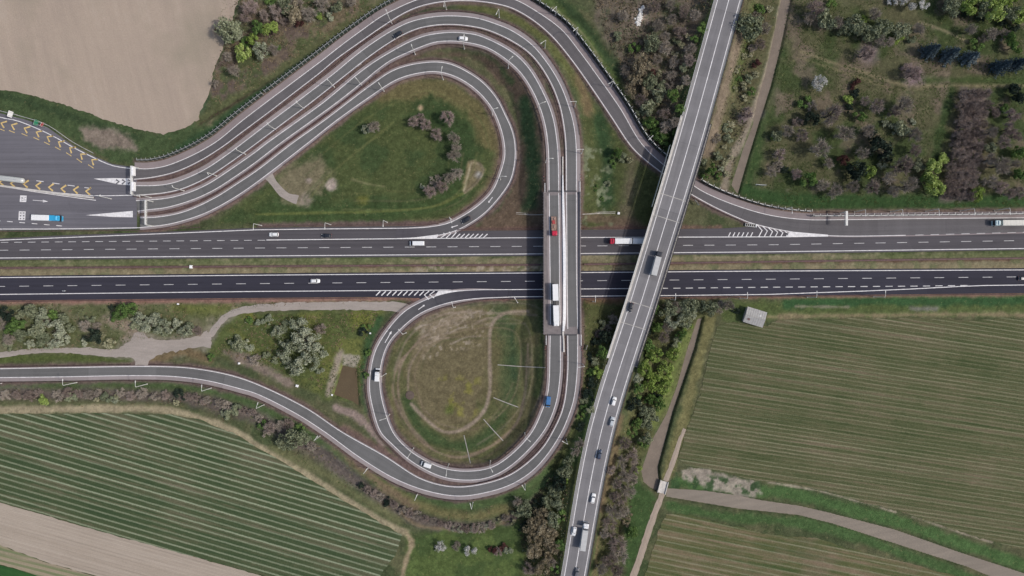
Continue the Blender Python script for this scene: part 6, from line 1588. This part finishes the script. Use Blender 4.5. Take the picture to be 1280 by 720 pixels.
grove('in the left part of the park', 'trees in the park', 'w 1025 101 10; r 1072 102 5; r 1066 108 3.5; d 1014 149 9; p 1042 141 13; l 1060 125 5.5; d 1070 117 6; d 1062 135 5.5; b 1056 167 11; o 971 168 7; b 985 164 8; p 1004 168 8; b 1026 186 12; k 976 193 8; d 982 213 5; b 964 216 7; k 996 217 7; g 1012 224 10; b 1030 231 9; b 1045 238 10; r 1053 201 7; b 1016 132 6; g 1006 127 6; l 968 172 4; p 998 152 6; b 1036 204 7; b 972 208 6; g 1076 145 7')
grove('in the middle of the park', 'trees in the park', 'd 1073 213 11; l 1088 213 8; d 1100 186 11; d 1094 172 7; v 1104 204 6; b 1080 191 9; p 1097 132 9; p 1092 233 9; b 1067 233 8; b 1086 163 9; b 1131 130 12; v 1116 161 6; o 1129 159 8; b 1145 168 10; p 1131 206 12; b 1136 232 12; l 1178 198 6; l 1166 212 10; l 1169 232 10; p 1120 140 8; b 1112 222 8; d 1108 196 7; o 1150 205 7; b 1118 240 8; v 1107 152 5; p 1144 188 8; g 1158 222 7; v 1142 152 4; p 1082 126 7')
rows_ = []
for i_ in range(11):
    for j_ in range(4):
        t_ = i_ / 10.0
        rows_.append(f'p {1207 - 22 * t_ + j_ * 9.5 + veg_rng.uniform(-2, 2):.1f} {117 + 128 * t_ + veg_rng.uniform(-3, 3):.1f} 6.5')
grove('in the left orchard column of the park', 'leafless orchard trees in rows', ';'.join(rows_[0::4]))
for q_, w_ in ((1, 'second'), (2, 'third'), (3, 'right')): grove(f'in the {w_} orchard column of the park', 'leafless orchard trees in rows', ';'.join(rows_[q_::4]))
grove('at the right edge of the park', 'trees in the park', 'k 1266 144 9; k 1262 161 9; p 1256 177 9; b 1253 206 12; b 1238 199 9; k 1252 234 9; p 1264 242 8; d 1273 118 9; g 1257 134 5; g 1276 190 8; g 1275 218 8; b 1241 165 8; b 1240 226 9; l 1223 242 8; d 1268 112 6; p 1245 140 6; o 1238 186 7; b 1270 205 7; p 1276 240 6; k 1272 170 7')
# along the overpass
grove('near the motorway and overpass', 'trees beside the overpass', 'o 833 387 10; v 841 401 9; b 835 410 8; o 862 384 9; v 852 392 7; o 891 386 8; b 912 381 8; g 820 387 7; p 830 422 8; g 851 419 7; g 809 430 8; o 876 384 7; b 845 385 7; g 822 408 7; d 812 415 6; o 856 402 7; b 902 384 6; l 860 410 5; v 868 392 6; o 845 428 6; d 920 388 4')
grove('in the bright belt right of the overpass', 'trees beside the overpass', 'l 820 445 9; l 806 461 9; l 833 461 9; l 815 477 9; l 841 443 8; l 829 485 8; g 798 488 8; o 806 510 9; g 825 506 8; g 796 530 7; o 810 528 7; g 790 540 6; o 806 548 8; d 792 506 7; l 824 470 7; v 798 476 6; l 808 448 6; d 822 496 6; l 836 474 6; g 812 500 7; o 818 520 6; l 848 432 5; d 800 520 5')
grove('in the bare belt beside the overpass', 'trees beside the overpass', 'g 806 552 7; p 782 555 8; p 790 571 9; b 777 577 8; b 781 595 9; p 772 604 8; b 785 614 8; p 777 625 9; b 766 640 10; p 762 655 8; b 780 640 8; t 787 647 5; g 790 667 7; p 770 680 11; b 775 695 10; p 760 700 10; b 752 712 9; p 772 714 9; l 796 587 4.5; p 768 620 7; b 792 588 7; b 756 668 7; t 783 654 4; p 764 588 6; b 790 600 6', 'top')
grove('left of the overpass below the motorway', 'trees beside the overpass', 'b 767 400 6.5; o 752 407 5; d 757 421 7; g 752 440 7; d 745 428 6; l 747 465 5.5; d 740 478 6; d 736 496 6; g 730 512 5; o 738 512 5; d 726 534 6; o 744 452 5; g 738 465 5; b 760 410 5; p 750 418 6; d 738 446 5; g 726 520 4.5; o 730 500 5')
grove('left of the lower overpass', 'trees beside the overpass', 'b 725 555 7; b 720 565 7; o 712 578 7; o 706 590 7; d 700 603 8; o 694 615 8; o 686 627 7; t 678 645 9; t 665 660 9; t 680 660 9; t 667 676 9; t 682 677 9; t 665 690 9; t 680 694 9; o 692 650 8; p 662 712 8; t 677 710 9; o 655 637 8; b 647 627 7; d 666 638 7; o 645 641 6; l 706 600 4.5; g 701 646 6; g 700 680 6; t 673 652 7; t 690 666 7; d 676 626 6; t 692 686 7; o 698 632 6; b 690 704 6; d 655 660 6; g 694 712 5', 'top')
grove('on the lawn below the brook', 'blossom trees and shrubs on the lawn', 'w 551 683 6.5; b 570 683 5.5; w 589 690 7; v 635 689 5.5; r 616 687 5; k 622 690 5; r 628 684 4; v 546 686 4')
grove('in the brook below the lower bend', 'brush along the brook', 'd 450 607 4; p 459 612 4.5; p 467 617 5; b 475 622 4.5; d 484 627 5; p 492 631 5; c 496 634 3; b 503 638 5; p 512 642 5; b 521 645 5; p 531 649 5; b 541 652 5; p 551 655 5')
grove('in the brook curve above the lawn', 'brush along the brook', 'p 561 658 5; v 566 661 3.5; b 571 660 5; v 576 662 3.5; p 582 661 5; v 588 662 3.5; p 593 661 5; b 602 660 5; v 608 659 3.5; p 614 657 5; c 624 650 4; b 631 648 5; c 640 652 3.5; p 644 644 5')
grove('in the brook brush at the left', 'brush along the brook', 'p 35 495 6; p 47 491 5; l 55 500 6; b 71 495 6; p 83 491 6; o 89 497 6; b 110 494 6; c 120 500 4; o 132 497 6; c 146 496 5; b 122 491 5; p 163 495 6; b 177 492 6; p 20 494 6; b 6 494 6; p 98 492 5; v 142 499 4; b 150 491 5')
grove('in the brush beside the vine rows', 'brush along the brook', 'b 193 496 6; d 224 495 6; c 220 503 4; p 244 497 5; p 254 502 5; b 258 500 5; b 274 504 5; o 297 511 6; o 288 518 6; p 314 516 5; b 323 523 5; g 326 530 5; p 337 535 7; b 349 532 6; b 333 541 5; p 359 530 6; o 366 549 11; o 352 551 7; g 375 536 5; b 389 558 5; o 378 548 7; p 206 494 5; p 234 496 5; b 284 508 5; p 304 514 5; o 358 558 6; v 280 514 4')
# south-west scrub
grove('in the scrub at the left edge', 'scrub between motorway and gravel track', 'd 8 392 8; g 20 405 9; o 38 389 8; v 52 399 9; o 44 411 9; o 28 419 8; v 69 410 9; o 79 400 7; b 10 424 8; o 54 424 8; v 74 422 8; o 10 433 6; g 66 392 6; b 60 404 5; g 12 412 7; v 36 430 6; b 2 405 6; o 88 410 6; v 60 432 5; o 24 394 6; v 84 424 5; d 30 388 4')
grove('in the scrub around the bright bush', 'scrub between motorway and gravel track', 'd 114 418 8; v 105 427 5; c 137 430 6; c 130 417 4; g 149 391 8; g 164 387 7; g 145 398 6; v 177 400 8; v 186 407 8; v 200 409 8; b 105 407 7; b 120 408 5; d 140 384 4; o 170 408 6; v 192 398 6; d 122 424 6; o 112 398 5; v 168 398 5')
grove('in the scrub right of the gravel junction', 'scrub between motorway and gravel track', 'v 212 410 7; v 231 414 7; p 246 413 6; v 222 406 6; o 238 408 5; o 206 416 4')
grove('in the scrub above the exit road', 'scrub above the exit road', 'v 325 403 6; v 346 415 7; v 374 404 8; v 378 418 9; p 400 412 6.5; v 394 430 9; v 354 437 9; v 383 439 9; v 373 456 8; v 391 453 8; v 364 462 7; o 298 431 7; o 292 426 6; v 312 431 6; g 265 447 5; o 333 444 5; b 317 451 6; g 312 399 4; o 364 424 6; o 370 432 7; v 404 440 6; v 358 448 6; b 385 426 6; o 356 408 6; v 400 464 5; o 344 450 4; b 322 446 4; v 336 400 5')
grove('on the green edge left of the lower loop', 'scrub above the exit road', 'd 454 416 5; g 458 408 4; g 461 440 4; g 459 470 4')

# ------------------------------------------------------------------ weeds and tussocks: uncountable ground cover
def cover(name, mat, n, polys, size, hgt_, seed):
    r = np.random.default_rng(seed); V = []; Fc = []
    areas = []
    for p in polys:
        q = np.array(p, float); areas.append(abs(.5 * np.sum(q[:, 0] * np.roll(q[:, 1], -1) - np.roll(q[:, 0], -1) * q[:, 1])))
    for p, a in zip(polys, areas):
        q = np.array(p, float); k = int(n * a / sum(areas) * 2.2); xs = r.uniform(q[:, 0].min(), q[:, 0].max(), k); ys = r.uniform(q[:, 1].min(), q[:, 1].max(), k)
        ins = np.zeros(k, bool)
        for i in range(len(q)):
            b, c = q[i], q[(i + 1) % len(q)]
            if b[1] == c[1]: continue
            ins ^= ((b[1] <= ys) != (c[1] <= ys)) & (xs < b[0] + (ys - b[1]) / (c[1] - b[1]) * (c[0] - b[0]))
        wx = (xs - 640) / K; wy = (360 - ys) / K
        ins &= fbm(wx, wy, 7, 3, seed) > .47
        for x, y in zip(wx[ins], wy[ins]):
            z = ground(x, y); s = size * r.uniform(.5, 1.5)
            for _ in range(3):
                a = r.uniform(0, 6.283); t = r.uniform(.2, .9); ox, oy = r.normal(0, s * .5, 2); b = len(V)
                dx, dy = math.cos(a) * s * .5, math.sin(a) * s * .5; lx, ly = -math.sin(a) * s * t, math.cos(a) * s * t
                V += [(x + ox - dx, y + oy - dy, z - .02), (x + ox + dx, y + oy + dy, z - .02), (x + ox + dx * .5 + lx, y + oy + dy * .5 + ly, z + hgt_ * r.uniform(.5, 1.3)), (x + ox - dx * .5 + lx, y + oy - dy * .5 + ly, z + hgt_ * r.uniform(.5, 1.3))]
                Fc.append((b, b + 1, b + 2, b + 3))
    me = bpy.data.meshes.new(name); me.from_pydata(V, [], Fc); me.materials.append(mat); o = link(name, me); o['kind'] = 'stuff'
GR = [[(282, -20), (500, -20), (470, 5), (330, 100), (262, 150), (262, 100)], [(735, -20), (900, -20), (872, 60), (838, 180), (822, 190), (790, 130), (772, 80)], [(985, 0), (1290, 0), (1290, 258), (1000, 258), (940, 240), (960, 150)],
      [(0, 380), (460, 378), (300, 386), (262, 420), (180, 424), (150, 434), (0, 440)], [(300, 394), (478, 390), (460, 420), (450, 500), (408, 498), (340, 462), (270, 440)], [(930, 0), (975, 0), (950, 90), (915, 225), (885, 225), (890, 170)],
      [(728, 380), (780, 380), (745, 490), (722, 530)], [(840, 380), (895, 380), (860, 440), (800, 580), (770, 715), (735, 715), (775, 540)], [(655, 640), (715, 560), (705, 718), (655, 718)], [(0, 484), (250, 490), (400, 556), (530, 640), (650, 625), (650, 655), (560, 664), (500, 648), (400, 590), (250, 512), (0, 504)],
      [(350, 225), (430, 155), (540, 105), (612, 150), (618, 190), (585, 250), (545, 270), (300, 275)], [(728, 160), (760, 160), (815, 225), (810, 280), (726, 280)]]
cover('grass_tussocks', leaf_mat('tussock_green', rgb(66, 80, 46), rgb(86, 96, 58), rgb(112, 114, 74), .95, .3), 12000, GR[:10], .42, .16, 3)
cover('dry_weeds', leaf_mat('tussock_dry', rgb(96, 84, 66), rgb(128, 114, 88), rgb(158, 146, 116), .95, .1), 7000, GR[:2] + GR[3:10], .40, .22, 9)
BR = [[(735, -15), (900, -15), (872, 60), (838, 180), (822, 190), (790, 130), (772, 80)], [(930, 20), (960, 0), (945, 110), (915, 225), (885, 225), (890, 190), (918, 120)], [(740, 400), (778, 385), (745, 490), (728, 530)], [(828, 380), (895, 380), (862, 400), (815, 530), (796, 600), (775, 715), (745, 715), (782, 520)], [(648, 640), (715, 570), (700, 718), (655, 718)], [(0, 486), (250, 492), (330, 516), (400, 562), (380, 572), (310, 528), (250, 506), (0, 500)], [(440, 598), (500, 634), (560, 655), (650, 640), (655, 648), (560, 664), (500, 646), (436, 606)], [(0, 384), (200, 384), (205, 420), (130, 436), (0, 436)], [(300, 400), (400, 398), (405, 470), (350, 455), (270, 440)], [(300, -15), (440, -15), (390, 40), (300, 96), (270, 80)]]
UG = leaf_mat('undergrowth_twigs', rgb(74, 68, 58), rgb(98, 90, 76), rgb(122, 112, 96), .95, .15)
cover('undergrowth', UG, 9000, [BR[i] for i in (0, 1, 2, 3, 4, 5, 6, 9)], .36, .45, 17)
cover('low_scrub', LM['olive'], 4500, BR, .34, .4, 29)

# ------------------------------------------------------------------ light, sky, camera
EL, AZ = math.radians(49), math.radians(-10)      # sun to the right of the photo and a little towards its lower edge
sd_ = np.array([math.cos(EL) * math.cos(AZ), math.cos(EL) * math.sin(AZ), math.sin(EL)])
sun = bpy.data.lights.new('sun', 'SUN'); sun.energy = 2.75; sun.angle = math.radians(2.2); sun.color = (1.0, .95, .89)
so = bpy.data.objects.new('sun', sun); COL.objects.link(so)
from mathutils import Vector
so.rotation_euler = Vector(sd_).to_track_quat('Z', 'Y').to_euler(); so.location = (150, -30, 200)
w = bpy.data.worlds.new('World'); S.world = w; w.use_nodes = True; nt = w.node_tree
sky = nt.nodes.new('ShaderNodeTexSky'); sky.sky_type = 'NISHITA'; sky.sun_disc = False; sky.sun_elevation = EL; sky.sun_rotation = math.radians(90) - AZ
sky.air_density = 1.0; sky.dust_density = 3.0
nt.links.new(sky.outputs[0], nt.nodes['Background'].inputs[0]); nt.nodes['Background'].inputs[1].default_value = .15
cam = bpy.data.cameras.new('camera'); cam.sensor_width = 36.0; cam.lens = 36.0 * F / 1280.0; cam.clip_end = 8000; cam.clip_start = 1
co = bpy.data.objects.new('camera', cam); COL.objects.link(co); co.location = (0, 0, H); co.rotation_euler = (0, 0, 0); S.camera = co
S.view_settings.view_transform = 'Standard'; S.view_settings.look = 'None'; S.view_settings.gamma = 1.0; S.view_settings.use_curve_mapping = False
S.view_settings.exposure = -0.16
